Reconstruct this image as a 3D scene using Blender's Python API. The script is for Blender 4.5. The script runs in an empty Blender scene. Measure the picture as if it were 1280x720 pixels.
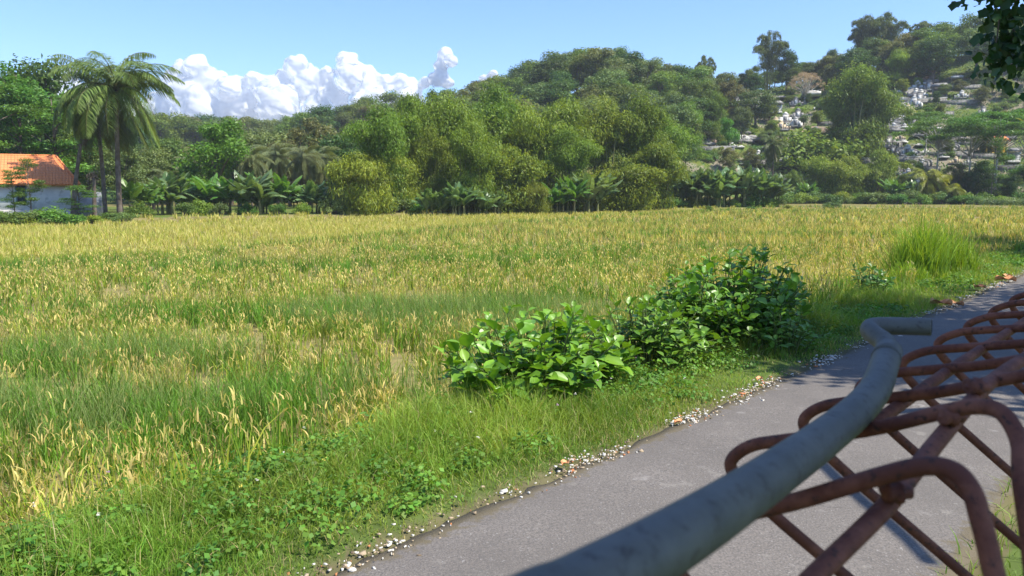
import bpy, math, random
import numpy as np
from mathutils import Vector, noise as mnoise
R = math.radians
S = bpy.context.scene
COL = S.collection

# ------------------------------------------------------------------ camera
CAM_H = 1.75
cam_d = bpy.data.cameras.new('camera'); cam = bpy.data.objects.new('camera', cam_d); COL.objects.link(cam)
cam.location = (0, 0, CAM_H); cam.rotation_euler = (R(90 - 6.95), 0, 0)
cam_d.sensor_width = 36; cam_d.lens = 27.7; cam_d.clip_start = .05; cam_d.clip_end = 9000
cam_d.dof.use_dof = True; cam_d.dof.focus_distance = 7.0; cam_d.dof.aperture_fstop = 9.0
S.camera = cam

# ------------------------------------------------------------------ sky and sun
SUN_EL, SUN_AZ = R(56), math.atan2(.93, -.36)          # azimuth from +Y towards +X
w = bpy.data.worlds.new('World'); S.world = w; w.use_nodes = True
nt = w.node_tree; bg = nt.nodes['Background']
sky = nt.nodes.new('ShaderNodeTexSky'); sky.sky_type = 'NISHITA'; sky.sun_disc = False
sky.sun_elevation = SUN_EL; sky.sun_rotation = SUN_AZ
sky.air_density = 1.0; sky.dust_density = .6; sky.ozone_density = 2.0
tint = nt.nodes.new('ShaderNodeMix'); tint.data_type = 'RGBA'; tint.blend_type = 'MULTIPLY'; tint.inputs[0].default_value = 1
tint.inputs[7].default_value = (.80, .97, 1.27, 1); nt.links.new(sky.outputs[0], tint.inputs[6]); nt.links.new(tint.outputs[2], bg.inputs[0]); bg.inputs[1].default_value = .115
sl = bpy.data.lights.new('sun', 'SUN'); sun = bpy.data.objects.new('sun', sl); COL.objects.link(sun)
sl.energy = 5.0; sl.angle = R(.5); sl.color = (1, .94, .82)
sdir = Vector((math.sin(SUN_AZ)*math.cos(SUN_EL), math.cos(SUN_AZ)*math.cos(SUN_EL), math.sin(SUN_EL)))
sun.rotation_euler = sdir.to_track_quat('Z', 'Y').to_euler(); sun.location = (20, -10, 40)
S.view_settings.view_transform = 'Standard'; S.view_settings.look = 'None'
S.view_settings.exposure = .8; S.view_settings.gamma = 1
S.cycles.max_bounces = 6; S.cycles.diffuse_bounces = 3; S.cycles.glossy_bounces = 2
S.cycles.transmission_bounces = 4; S.cycles.transparent_max_bounces = 6; S.cycles.volume_bounces = 0
S.cycles.caustics_reflective = False; S.cycles.caustics_refractive = False
S.cycles.use_denoising = True
try: S.cycles.denoiser = 'OPENIMAGEDENOISE'
except Exception: pass

rng = np.random.default_rng(7); random.seed(7)

# ------------------------------------------------------------------ mesh helpers
def mesh(name, V, F, mat, col=None, smooth=False):
    """V (n,3); F list of integer arrays (m,k); col (n,3) own colour of each vertex"""
    me = bpy.data.meshes.new(name)
    V = np.asarray(V, dtype=np.float32)
    F = [np.asarray(f, dtype=np.int32) for f in F if len(f)]
    nl = sum(f.size for f in F); npoly = sum(len(f) for f in F)
    me.vertices.add(len(V)); me.vertices.foreach_set('co', V.ravel())
    me.loops.add(nl); me.loops.foreach_set('vertex_index', np.concatenate([f.ravel() for f in F]))
    me.polygons.add(npoly)
    tot = np.concatenate([np.full(len(f), f.shape[1], dtype=np.int32) for f in F])
    st = np.concatenate([[0], np.cumsum(tot)[:-1]]).astype(np.int32)
    me.polygons.foreach_set('loop_start', st)
    try: me.polygons.foreach_set('loop_total', tot)
    except Exception: pass
    if smooth: me.polygons.foreach_set('use_smooth', np.ones(npoly, dtype=bool))
    if col is not None:
        a = me.attributes.new('col', 'FLOAT_COLOR', 'POINT')
        c = np.ones((len(V), 4), dtype=np.float32); c[:, :3] = col
        a.data.foreach_set('color', c.ravel())
    me.update(calc_edges=True); me.validate()
    me.materials.append(mat)
    return me

class MB:
    def __init__(s): s.V = []; s.F = {}; s.C = []; s.n = 0
    def add(s, V, F, col=None):
        V = np.asarray(V, float).reshape(-1, 3)
        for f in F:
            f = np.asarray(f)
            if len(f): s.F.setdefault(f.shape[1], []).append(f + s.n)
        s.V.append(V); s.C.append(np.broadcast_to(np.asarray(col if col is not None else (1, 1, 1), float), V.shape)); s.n += len(V)
        return s
    def arrays(s): return np.concatenate(s.V), [np.concatenate(x) for x in s.F.values()], np.concatenate(s.C)
    def mesh(s, name, mat, smooth=False):
        V, F, C = s.arrays(); return mesh(name, V, F, mat, C, smooth)
    def box(s, c, d, rz=0, col=None, taper=1.0):
        x, y, z = d[0]/2, d[1]/2, d[2]/2
        v = np.array([[-x,-y,-z],[x,-y,-z],[x,y,-z],[-x,y,-z],[-x*taper,-y*taper,z],[x*taper,-y*taper,z],[x*taper,y*taper,z],[-x*taper,y*taper,z]])
        cs, sn = math.cos(rz), math.sin(rz)
        v = v @ np.array([[cs, sn, 0], [-sn, cs, 0], [0, 0, 1]]) + np.array(c)
        return s.add(v, [np.array([[0,3,2,1],[4,5,6,7],[0,1,5,4],[1,2,6,5],[2,3,7,6],[3,0,4,7]])], col)
    def tube(s, P, r, n=8, col=None, cap=True):
        P = np.asarray(P, float); k = len(P); r = np.broadcast_to(np.asarray(r, float), (k,))
        T = np.gradient(P, axis=0); T /= np.linalg.norm(T, axis=1)[:, None] + 1e-9
        a = np.array([0, 0, 1.]) if abs(T[0][2]) < .9 else np.array([1., 0, 0])
        N = np.cross(T[0], a); N /= np.linalg.norm(N); out = []
        ang = np.linspace(0, 2*math.pi, n, endpoint=False)
        for i in range(k):
            N = N - T[i]*(N @ T[i]); N /= np.linalg.norm(N) + 1e-9; B = np.cross(T[i], N)
            out.append(P[i] + r[i]*(np.cos(ang)[:, None]*N + np.sin(ang)[:, None]*B))
        V = np.concatenate(out); j = np.arange(n); q = []
        for i in range(k-1):
            q.append(np.stack([i*n+j, i*n+(j+1) % n, (i+1)*n+(j+1) % n, (i+1)*n+j], 1))
        F = [np.concatenate(q)]
        if cap:
            V = np.concatenate([V, P[:1], P[-1:]]); b = k*n
            F.append(np.concatenate([np.stack([np.full(n, b), (j+1) % n, j], 1), np.stack([np.full(n, b+1), (k-1)*n+j, (k-1)*n+(j+1) % n], 1)]))
        return s.add(V, F, col)

def smooth_path(P, sub=6):
    P = np.asarray(P, float); Q = np.vstack([2*P[0]-P[1], P, 2*P[-1]-P[-2]]); out = []
    for i in range(1, len(Q)-2):
        for t in np.linspace(0, 1, sub, endpoint=False):
            p0, p1, p2, p3 = Q[i-1:i+3]
            out.append(.5*((2*p1)+(-p0+p2)*t+(2*p0-5*p1+4*p2-p3)*t*t+(-p0+3*p1-3*p2+p3)*t**3))
    out.append(P[-1]); return np.array(out)

def empty(name, loc=(0, 0, 0), rz=0, sc=1):
    o = bpy.data.objects.new(name, None); COL.objects.link(o); o.location = loc; o.rotation_euler = (0, 0, rz)
    o.scale = (sc, sc, sc) if np.isscalar(sc) else sc; o.empty_display_size = .3; return o
def part(name, me, parent=None, label=None):
    o = bpy.data.objects.new(name, me); COL.objects.link(o); o.parent = parent
    if label: o['label'] = label
    return o
def tag(o, label=None, cat=None, group=None, kind=None):
    if label: o['label'] = label
    if cat: o['category'] = cat
    if group: o['group'] = group
    if kind: o['kind'] = kind
    return o

# ------------------------------------------------------------------ materials
def newmat(name):
    m = bpy.data.materials.new(name); m.use_nodes = True; n = m.node_tree
    for x in list(n.nodes): n.nodes.remove(x)
    o = n.nodes.new('ShaderNodeOutputMaterial'); return m, n, o
def N(n, t, **kw):
    x = n.nodes.new(t)
    for k, v in kw.items():
        if hasattr(x, k): setattr(x, k, v)
        else: x.inputs[k.replace('_', ' ')].default_value = v
    return x
def mixc(n, fac, a, b, blend='MIX'):
    x = n.nodes.new('ShaderNodeMix'); x.data_type = 'RGBA'; x.blend_type = blend
    for i, v in ((0, fac), (6, a), (7, b)):
        if isinstance(v, (int, float, tuple)): x.inputs[i].default_value = v if not isinstance(v, tuple) or len(v) == 4 else v + (1,)
        else: n.links.new(v, x.inputs[i])
    return x.outputs[2]
def leaf_mat(name, gloss=.5, trans=.35, warm=(1.25, 1.15, .45), var=.25, spec=.3):
    """leaf whose own colour is the vertex attribute, slightly different on every plant"""
    m, n, o = newmat(name)
    a = N(n, 'ShaderNodeAttribute', attribute_name='col'); oi = N(n, 'ShaderNodeObjectInfo')
    hs = N(n, 'ShaderNodeHueSaturation'); mr = N(n, 'ShaderNodeMapRange'); mr.inputs[3].default_value = 1-var; mr.inputs[4].default_value = 1+var
    n.links.new(oi.outputs['Random'], mr.inputs[0]); n.links.new(mr.outputs[0], hs.inputs['Value']); n.links.new(a.outputs['Color'], hs.inputs['Color'])
    m2 = N(n, 'ShaderNodeMath', operation='MULTIPLY_ADD'); m2.inputs[1].default_value = 7.13; m2.inputs[2].default_value = 0
    fr = N(n, 'ShaderNodeMath', operation='FRACT'); n.links.new(oi.outputs['Random'], m2.inputs[0]); n.links.new(m2.outputs[0], fr.inputs[0])
    mh = N(n, 'ShaderNodeMapRange'); mh.inputs[3].default_value = .5-.012*var/.25; mh.inputs[4].default_value = .5+.03*var/.25
    n.links.new(fr.outputs[0], mh.inputs[0]); n.links.new(mh.outputs[0], hs.inputs['Hue'])
    p = N(n, 'ShaderNodeBsdfPrincipled'); p.inputs['Roughness'].default_value = gloss; p.inputs['Specular IOR Level'].default_value = spec
    n.links.new(hs.outputs[0], p.inputs['Base Color'])
    t = N(n, 'ShaderNodeBsdfTranslucent'); n.links.new(mixc(n, 1.0, hs.outputs[0], warm, 'MULTIPLY'), t.inputs[0])
    mx = N(n, 'ShaderNodeMixShader'); mx.inputs[0].default_value = trans
    n.links.new(p.outputs[0], mx.inputs[1]); n.links.new(t.outputs[0], mx.inputs[2]); n.links.new(mx.outputs[0], o.inputs[0])
    return m
def plain_mat(name, c1, c2, scale=6, rough=.8, bump=.3, metal=0, detail=6, lo=.4, hi=.6, attr=False, c3=None, s3=20, spec=.3):
    m, n, o = newmat(name)
    tc = N(n, 'ShaderNodeTexCoord'); nz = N(n, 'ShaderNodeTexNoise'); nz.inputs['Scale'].default_value = scale; nz.inputs['Detail'].default_value = detail
    n.links.new(tc.outputs['Object'], nz.inputs['Vector'])
    mr = N(n, 'ShaderNodeMapRange'); mr.inputs[1].default_value = lo; mr.inputs[2].default_value = hi; n.links.new(nz.outputs['Fac'], mr.inputs[0])
    c = mixc(n, mr.outputs[0], c1, c2)
    if c3:
        n3 = N(n, 'ShaderNodeTexNoise'); n3.inputs['Scale'].default_value = s3; n3.inputs['Detail'].default_value = 3; n.links.new(tc.outputs['Object'], n3.inputs['Vector'])
        m3 = N(n, 'ShaderNodeMapRange'); m3.inputs[1].default_value = .56; m3.inputs[2].default_value = .66; n.links.new(n3.outputs['Fac'], m3.inputs[0])
        c = mixc(n, m3.outputs[0], c, c3)
    if attr:
        a = N(n, 'ShaderNodeAttribute', attribute_name='col'); c = mixc(n, 1.0, c, a.outputs['Color'], 'MULTIPLY')
    p = N(n, 'ShaderNodeBsdfPrincipled'); p.inputs['Roughness'].default_value = rough; p.inputs['Metallic'].default_value = metal; p.inputs['Specular IOR Level'].default_value = spec
    n.links.new(c, p.inputs['Base Color'])
    b = N(n, 'ShaderNodeBump'); b.inputs['Strength'].default_value = bump; b.inputs['Distance'].default_value = .02
    nb = N(n, 'ShaderNodeTexNoise'); nb.inputs['Scale'].default_value = scale*5; nb.inputs['Detail'].default_value = 6; n.links.new(tc.outputs['Object'], nb.inputs['Vector'])
    n.links.new(nb.outputs['Fac'], b.inputs['Height']); n.links.new(b.outputs[0], p.inputs['Normal']); n.links.new(p.outputs[0], o.inputs[0])
    return m

M_leaf = leaf_mat('broad_foliage'); M_leafb = leaf_mat('bamboo_foliage', var=.2, trans=.4); M_palm = leaf_mat('palm_foliage', gloss=.4, var=.12)
M_ban = leaf_mat('banana_foliage', gloss=.35, trans=.4, var=.15, spec=.4)
M_grass = leaf_mat('grass_blades', trans=.4, var=0, gloss=.55); M_shrub = leaf_mat('glossy_shrub_leaf', gloss=.4, trans=.3, var=.0, spec=.5)
M_bark = plain_mat('bark', (.08, .06, .045), (.15, .125, .1), 3); M_palebark = plain_mat('pale_bark', (.3, .27, .22), (.42, .4, .35), 3)
M_culm = plain_mat('bamboo_culm', (.12, .14, .04), (.22, .2, .08), 3)

# ------------------------------------------------------------------ terrain
RD0 = np.array([-.78, 3.47]); RDU = np.array([.662, .749]); RDN = np.array([-.749, .662])     # left edge of the road
RW = 2.15
KX = [-1500, -600, 0, 150, 300, 450, 600, 745, 850, 950, 1050, 1150, 1280, 1700, 2600]
KH = [10, 12, 14, 14, 15, 20, 27, 32, 29, 33, 38, 42, 44, 40, 20]
K0 = [170, 160, 150, 150, 140, 130, 125, 120, 132, 152, 160, 162, 165, 165, 170]
K1 = [340, 330, 320, 320, 310, 290, 265, 235, 240, 255, 270, 270, 275, 280, 300]
FB = [[-1500, -400, 0, 180, 430, 640, 840, 1000, 1280, 2200], [58, 60, 66, 72, 77, 88, 104, 118, 135, 140]]   # far edge of the paddy
def sst(t): t = np.clip(t, 0, 1); return t*t*(3-2*t)
def az_of(x, y):
    yy = np.maximum(y, 1e-3); return 640 + 985*np.clip(x/yy, -3, 3)
def along_across(x, y):
    dx, dy = x-RD0[0], y-RD0[1]; return dx*RDU[0]+dy*RDU[1], dx*RDN[0]+dy*RDN[1]
def vnoise(x, y, seed=0):
    """smooth value noise, vectorised"""
    xi, yi = np.floor(x).astype(int), np.floor(y).astype(int); fx, fy = sst(x-xi), sst(y-yi)
    def h(a, b):
        n = (a*374761393 + b*668265263 + seed*974711) & 0x7fffffff
        n = ((n ^ (n >> 13))*1274126177) & 0x7fffffff
        return ((n ^ (n >> 16)) & 0xffff)/65535.
    return (h(xi, yi)*(1-fx)+h(xi+1, yi)*fx)*(1-fy)+(h(xi, yi+1)*(1-fx)+h(xi+1, yi+1)*fx)*fy
def fbm(x, y, seed=0, o=4):
    s = 0; a = .5
    for i in range(o): s = s + a*vnoise(x*2**i, y*2**i, seed+i); a *= .5
    return s/(1-.5**o)
def hill(x, y):
    x = np.asarray(x, float); y = np.asarray(y, float)
    a = az_of(x, y); d = np.hypot(x, y)
    hp, r0, r1 = np.interp(a, KX, KH), np.interp(a, KX, K0), np.interp(a, KX, K1)
    t = (d-r0)/(r1-r0)
    z = hp*(.35*sst(t)+.65*np.clip(t, 0, 1)) - np.clip(d-r1-40, 0, None)*.05
    z = z + np.clip(t*3, 0, 1)*(fbm(x/22, y/22, 3)-.5)*4
    return np.where(y > 40, z, 0)
def ground(x, y):
    x = np.asarray(x, float); y = np.asarray(y, float)
    t, s = along_across(x, y); d = np.hypot(x, y); a = az_of(x, y)
    edge = np.interp(a, FB[0], FB[1])
    paddy = sst((s-1.35)/.9)*-.72
    paddy = paddy*(1-.5*sst((d-edge+2)/2.5))
    road_side = np.where(s < -RW, -.03-.04*vnoise(x*2, y*2, 5), 0)
    bank = np.where((s > .0) & (s < 1.5), .05*vnoise(x*1.5, y*1.5, 8)*sst(s/.2), 0)
    return paddy + road_side + bank + hill(x, y)
def gz(x, y): return float(ground(np.array(x), np.array(y)))
def polar(a, d):
    k = (a-640)/985.; y = d/math.sqrt(1+k*k); return k*y, y

def build_ground():
    ths = np.concatenate([np.linspace(-180, -62, 40, endpoint=False), np.linspace(-62, 62, 500, endpoint=False), np.linspace(62, 180, 40)])
    rs = np.concatenate([[0], np.geomspace(.8, 60, 150), np.linspace(61, 340, 200), [360, 390, 430, 480]])
    TH, RR = np.meshgrid(np.radians(ths), rs)
    X, Y = RR*np.sin(TH), RR*np.cos(TH); Z = ground(X, Y)
    V = np.stack([X, Y, Z], -1).reshape(-1, 3); nr, nc = X.shape
    i, j = np.meshgrid(np.arange(nr-1), np.arange(nc-1), indexing='ij'); b = i*nc+j
    F = np.stack([b, b+1, b+nc+1, b+nc], -1).reshape(-1, 4)
    x, y = V[:, 0], V[:, 1]; t, s = along_across(x, y); d = np.hypot(x, y); edge = np.interp(az_of(x, y), FB[0], FB[1])
    C = np.zeros((len(V), 3)); soil = np.array([.2, .17, .07]); grass = np.array([.065, .11, .025]); verge = np.array([.07, .10, .025])
    n1 = fbm(x/9, y/9, 11)[:, None]; n2 = fbm(x/2.5, y/2.5, 12)[:, None]
    C[:] = grass*(0.7+.6*n1) + np.array([.06, .03, .0])*n2
    fld = (s > 1.7) & (d < edge+1)
    C[fld] = (soil*(0.6+.8*n2))[fld]
    vg = (s <= 1.7)
    C[vg] = (verge*(.6+.8*n2))[vg]
    near = (s < .12) & (s > -RW-.1); C[near] = np.array([.11, .10, .05])
    # flat strip of pale stubble beyond the first paddy
    st = (d > 128) & (d < 150) & (y > 40) & ~fld
    C[st] = (np.array([.17, .15, .05])*(.8+.4*n1))[st]
    az = az_of(x, y); rub = (az > 845) & (az < 1400) & (d > 160) & (d < 245) & (y > 40) & (fbm(x/6, y/4, 131) > .5)
    C[rub] = (np.array([.20, .175, .125])*(.7+.6*n2))[rub]
    me = mesh('ground', V, [F], M_ground, C, True)
    return tag(part('ground', me), kind='structure')

def ground_mat():
    m, n, o = newmat('soil_and_turf')
    a = N(n, 'ShaderNodeAttribute', attribute_name='col'); tc = N(n, 'ShaderNodeTexCoord')
    z = N(n, 'ShaderNodeTexNoise'); z.inputs['Scale'].default_value = 3; z.inputs['Detail'].default_value = 8; n.links.new(tc.outputs['Object'], z.inputs['Vector'])
    mr = N(n, 'ShaderNodeMapRange'); mr.inputs[3].default_value = .55; mr.inputs[4].default_value = 1.45; n.links.new(z.outputs['Fac'], mr.inputs[0])
    vm = N(n, 'ShaderNodeVectorMath', operation='SCALE'); n.links.new(a.outputs['Vector'], vm.inputs[0]); n.links.new(mr.outputs[0], vm.inputs['Scale'])
    p = N(n, 'ShaderNodeBsdfPrincipled'); p.inputs['Roughness'].default_value = .95; p.inputs['Specular IOR Level'].default_value = .1
    n.links.new(vm.outputs[0], p.inputs['Base Color'])
    b = N(n, 'ShaderNodeBump'); b.inputs['Strength'].default_value = .6; b.inputs['Distance'].default_value = .05; n.links.new(z.outputs['Fac'], b.inputs['Height']); n.links.new(b.outputs[0], p.inputs['Normal'])
    n.links.new(p.outputs[0], o.inputs[0]); return m
M_ground = ground_mat()
build_ground()

# ------------------------------------------------------------------ road
def asphalt():
    m, n, o = newmat('worn_asphalt'); tc = N(n, 'ShaderNodeTexCoord'); L = n.links.new
    def nz(s, d=6, r=.6):
        z = N(n, 'ShaderNodeTexNoise'); z.inputs['Scale'].default_value = s; z.inputs['Detail'].default_value = d; z.inputs['Roughness'].default_value = r; L(tc.outputs['Object'], z.inputs['Vector']); return z.outputs['Fac']
    def ramp(f, a, b, lo=0., hi=1.):
        mr = N(n, 'ShaderNodeMapRange'); mr.inputs[1].default_value = a; mr.inputs[2].default_value = b; mr.inputs[3].default_value = lo; mr.inputs[4].default_value = hi; L(f, mr.inputs[0]); return mr.outputs[0]
    c = mixc(n, ramp(nz(1.2), .35, .65), (.140, .124, .110), (.19, .169, .150))
    c = mixc(n, ramp(nz(90, 3), .4, .62), c, (.105, .096, .088))
    c = mixc(n, ramp(nz(55, 2), .64, .7, 0, .55), c, (.3, .285, .27))
    c = mixc(n, ramp(nz(3.1, 3), .67, .74, 0, .5), c, (.33, .31, .29))
    vo = N(n, 'ShaderNodeTexVoronoi'); vo.feature = 'DISTANCE_TO_EDGE'; vo.inputs['Scale'].default_value = 1.1
    wv = N(n, 'ShaderNodeVectorMath', operation='ADD'); zz = N(n, 'ShaderNodeTexNoise'); zz.inputs['Scale'].default_value = 3; L(tc.outputs['Object'], zz.inputs['Vector']); L(tc.outputs['Object'], wv.inputs[0]); L(zz.outputs['Color'], wv.inputs[1]); L(wv.outputs[0], vo.inputs['Vector'])
    cr = ramp(vo.outputs['Distance'], 0, .012, .55, 0); ck = N(n, 'ShaderNodeMath', operation='MULTIPLY'); L(cr, ck.inputs[0]); L(ramp(nz(.8, 2), .5, .6), ck.inputs[1])
    c = mixc(n, ck.outputs[0], c, (.05, .045, .04))
    c = mixc(n, ramp(nz(.55, 5), .5, .6, 0, .35), c, (.11, .10, .09)); c = mixc(n, ramp(nz(7, 5), .62, .7, 0, .35), c, (.27, .25, .22))
    at = N(n, 'ShaderNodeAttribute', attribute_name='col'); sp = N(n, 'ShaderNodeSeparateColor'); L(at.outputs['Color'], sp.inputs[0]); em = N(n, 'ShaderNodeMath', operation='MULTIPLY_ADD'); L(nz(14, 6), em.inputs[0]); em.inputs[1].default_value = 1.4; em.inputs[2].default_value = -.75
    ea = N(n, 'ShaderNodeMath', operation='ADD'); L(sp.outputs[0], ea.inputs[0]); L(em.outputs[0], ea.inputs[1]); c = mixc(n, ramp(ea.outputs[0], .35, .6), c, (.12, .10, .065))
    p = N(n, 'ShaderNodeBsdfPrincipled'); p.inputs['Roughness'].default_value = .85; p.inputs['Specular IOR Level'].default_value = .25; L(c, p.inputs['Base Color'])
    b = N(n, 'ShaderNodeBump'); b.inputs['Strength'].default_value = .7; b.inputs['Distance'].default_value = .008; L(nz(110, 4), b.inputs['Height']); L(b.outputs[0], p.inputs['Normal']); L(p.outputs[0], o.inputs[0]); return m
M_road = asphalt()
def build_road():
    t = np.concatenate([np.linspace(-12, 30, 700), np.linspace(30.3, 120, 200)]); cols = 9; rows = []; E = []
    for k in range(cols):
        f = (0, .03, .07, .14, .5, .86, .93, .97, 1)[k]; s = -RW*f
        wob = np.zeros_like(t)
        if k in (0, cols-1): wob = (fbm(t*2.2, t*0+k, 21+k)-.5)*.16+(fbm(t*9, t*0+k, 23+k)-.5)*.06
        q = RD0+np.outer(t, RDU)+np.outer(s+wob, RDN)
        z = .012+.03*np.sin(f*math.pi)*np.ones_like(t)
        rows.append(np.column_stack([q, z])); E.append((1, .6, .25, 0, 0, 0, .25, .6, 1)[k])
    lo = [r.copy() for r in (rows[0], rows[-1])]
    for r in lo: r[:, 2] -= .06
    rows = [lo[0]]+rows+[lo[1]]; n = len(t); V = np.concatenate(rows); j = np.arange(n-1)
    F = np.concatenate([np.stack([i*n+j, (i+1)*n+j, (i+1)*n+j+1, i*n+j+1], 1) for i in range(len(rows)-1)])
    return tag(part('road', mesh('road', V, [F[:, ::-1]], M_road, np.repeat(np.array([1]+E+[1.])[:, None], n, 0)*np.ones((1, 3)), True)), kind='structure')
build_road()

# ------------------------------------------------------------------ grass, rice, weeds (stuff)
def blades(x, y, z, h, wd, lean, col, tipcol=None, seg=3):
    n = len(x); a = rng.uniform(0, 2*math.pi, n); l = rng.uniform(0, 2*math.pi, n)
    ts = np.linspace(0, 1, seg+1); ws = np.sqrt(np.clip(1-ts, 0, 1))*np.where(ts == 0, .8, 1)
    sx, sy = np.cos(a), np.sin(a); rows = []; cols = []
    tipcol = col if tipcol is None else tipcol
    for k, t in enumerate(ts):
        cx = x+np.cos(l)*lean*h*t**2; cy = y+np.sin(l)*lean*h*t**2; cz = z+h*(t-.45*np.clip(lean, 0, 2)*t**2.4)
        c = col*(1-t)+tipcol*t
        if k < seg:
            for sg in (-1, 1):
                rows.append(np.column_stack([cx+sg*sx*wd*ws[k]/2, cy+sg*sy*wd*ws[k]/2, cz])); cols.append(c)
        else: rows.append(np.column_stack([cx, cy, cz])); cols.append(c)
    V = np.concatenate(rows); C = np.concatenate(cols); i = np.arange(n); Q = []
    for k in range(seg-1): Q.append(np.stack([2*k*n+i, (2*k+1)*n+i, (2*k+3)*n+i, (2*k+2)*n+i], 1))
    T = np.stack([2*(seg-1)*n+i, (2*seg-1)*n+i, 2*seg*n+i], 1)
    F = [T]
    if Q: F.append(np.concatenate(Q))
    return V, F, C
def jit(c, n, v=.25, hv=.12):
    c = np.broadcast_to(np.asarray(c, float), (n, 3)) if np.ndim(c) == 1 else c
    return c*(1+rng.uniform(-v, v, (n, 1)))*(1+rng.uniform(-hv, hv, (n, 3)))

# patches of greener weeds in the paddy: centre, radii, strength
PATCH = [(-4.6, 7.9, 1.9, .8, .85), (-5.6, 10.8, 2.0, .7, .7), (-1.9, 8.8, 1.3, .5, .4), (-1.1, 14.5, 3.0, 1.4, .95), (.3, 12.0, 1.5, .7, .5), (-5.5, 14.3, 3.2, .8, .6), (1.5, 16.5, 3, .7, .5),
         (0, 27, 8, 1.0, .55), (6, 32, 9, 1.2, .5), (-8, 24, 5, 1, .5), (14, 44, 12, 1.6, .6), (12, 60, 14, 2, .7), (-25, 62, 10, 2, .35), (26, 95, 22, 5, .8), (70, 110, 40, 6, .6)]
def greenness(x, y):
    g = np.zeros_like(x)
    wx = x+(fbm(x/1.7, y/1.7, 40)-.5)*2.2; wy = y+(fbm(x/1.7, y/1.7, 43)-.5)*1.6
    for cx, cy, rx, ry, k in PATCH:
        g = np.maximum(g, k*np.clip(1.35-np.sqrt(((wx-cx)/rx)**2+((wy-cy)/ry)**2), 0, 1))
    g = np.clip(g*1.2 + np.clip((fbm(x/2.6, y/1.3, 31)-.50)*2.6, 0, .8), 0, 1)
    d = np.hypot(x, y)
    return g*(1-.45*sst((d-30)/30))
def beyond_bund(x, y):
    """how far (m) a spot lies past the low bund that splits the paddy into a rough near plot and a smooth far plot"""
    return y-np.interp(x, [-60, -15.6, -11, -2.2, 10, 40], [10, 24, 32, 55, 78, 118])-3*(fbm(x/5, y/9, 15)-.5)
def build_rice():
    mb = MB()
    bands = [(2.2, 9, 34, 26, 3, .95), (9, 18, 28, 15, 3, 1.2), (18, 34, 18, 10, 2, 1.8), (34, 62, 7.5, 7, 2, 3.0), (62, 140, 2.6, 7, 2, 5.2)]
    for r0, r1, dens, nb, seg, wf in bands:
        half = R(40 if r0 < 60 else 37); area = half*(r1*r1-r0*r0); n = int(area*dens)
        rr = np.sqrt(rng.uniform(r0*r0, r1*r1, n)); th = rng.uniform(-half, half, n); x, y = rr*np.sin(th), rr*np.cos(th)
        t, s = along_across(x, y); edge = np.interp(az_of(x, y), FB[0], FB[1])
        bare = np.clip((fbm(x/.55, y/.45, 57, 2)-.30)*5, .25, 1)
        keep = (s > 1.6+.9*(fbm(x/1.1, y/1.1, 50)-.5)*2) & (rr < edge+fbm(x/3, y/3, 9)*1.5) & (rng.random(n) < bare)
        x, y = x[keep], y[keep]; k = len(x); g = greenness(x, y); bb = beyond_bund(x, y); farp = sst(bb/2.5+.5)
        strip = np.exp(-(bb/1.6)**2); g = np.clip(g*(1-.7*farp)+.75*strip, 0, 1)
        dry = np.clip((fbm(x/2.2, y/1.5, 61)-.35)*2.6, 0, 1)*(1-g); rough = (1-farp)
        tuft = 1+rough*rng.normal(0, .24, k); thue = rough*rng.normal(0, .22, k)
        hh = (.50+.22*(fbm(x/.9, y/.9, 66)-.5)*rough-.07*dry)*(1+rough*rng.normal(0, .13, k))
        X = np.repeat(x, nb)+rng.normal(0, .045*wf**.5, k*nb); Y = np.repeat(y, nb)+rng.normal(0, .045*wf**.5, k*nb)
        G, D, FP, HH, TB, TH_ = (np.repeat(v, nb) for v in (g, dry, farp, hh, tuft, thue)); m = len(X); Z = ground(X, Y)
        u = rng.random(m); head = (u < (.46+.06*FP)*(1-.8*G))
        green = np.array([.12, .25, .028]); yel = np.array([.40, .41, .055]); straw = np.array([.60, .52, .23]); tan = np.array([.55, .455, .155])
        mixv = np.clip(.30+.30*D+.42*FP+TH_+rng.normal(0, .2, m)-.95*G, 0, 1)[:, None]
        base = green*(1-mixv)+yel*mixv; dd = (D > .7) & (rng.random(m) < .4); base[dd] = straw*.85
        hd = tan*(1-FP[:, None]*.6)+np.array([.57, .55, .17])*FP[:, None]*.6
        col = np.where(head[:, None], hd, base)*np.clip(TB, .45, 1.6)[:, None]; tip = col*np.where(head[:, None], 1.05, 1.12)
        near = r1 <= 34
        h = HH*rng.uniform(.7, 1.12, m)*(1+.18*G); lean = rng.uniform(.03, .5, m)*np.where(rng.random(m) < .18, 2, 1); wd = .0115*wf*rng.uniform(.7, 1.4, m); z0 = Z-.02
        if near:      # grain heads: short thick drooping spikes near the top of the stalks
            z0 = np.where(head, Z+HH*rng.uniform(.45, .92, m), z0); h = np.where(head, rng.uniform(.06, .13, m), h); lean = np.where(head, rng.uniform(.15, 1.0, m), lean); wd = np.where(head, .0145*wf*rng.uniform(.7, 1.3, m), wd)
        else: wd = np.where(head, wd*1.3, wd)
        V, F, C = blades(X, Y, z0, h, wd, lean, jit(col, m, .18, .08), jit(tip, m, .18, .08), seg); mb.add(V, F, C)
    return tag(part('rice_crop', mb.mesh('rice_crop', M_grass)), 'ripening golden and green rice filling the field', kind='stuff')
build_rice()

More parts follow.
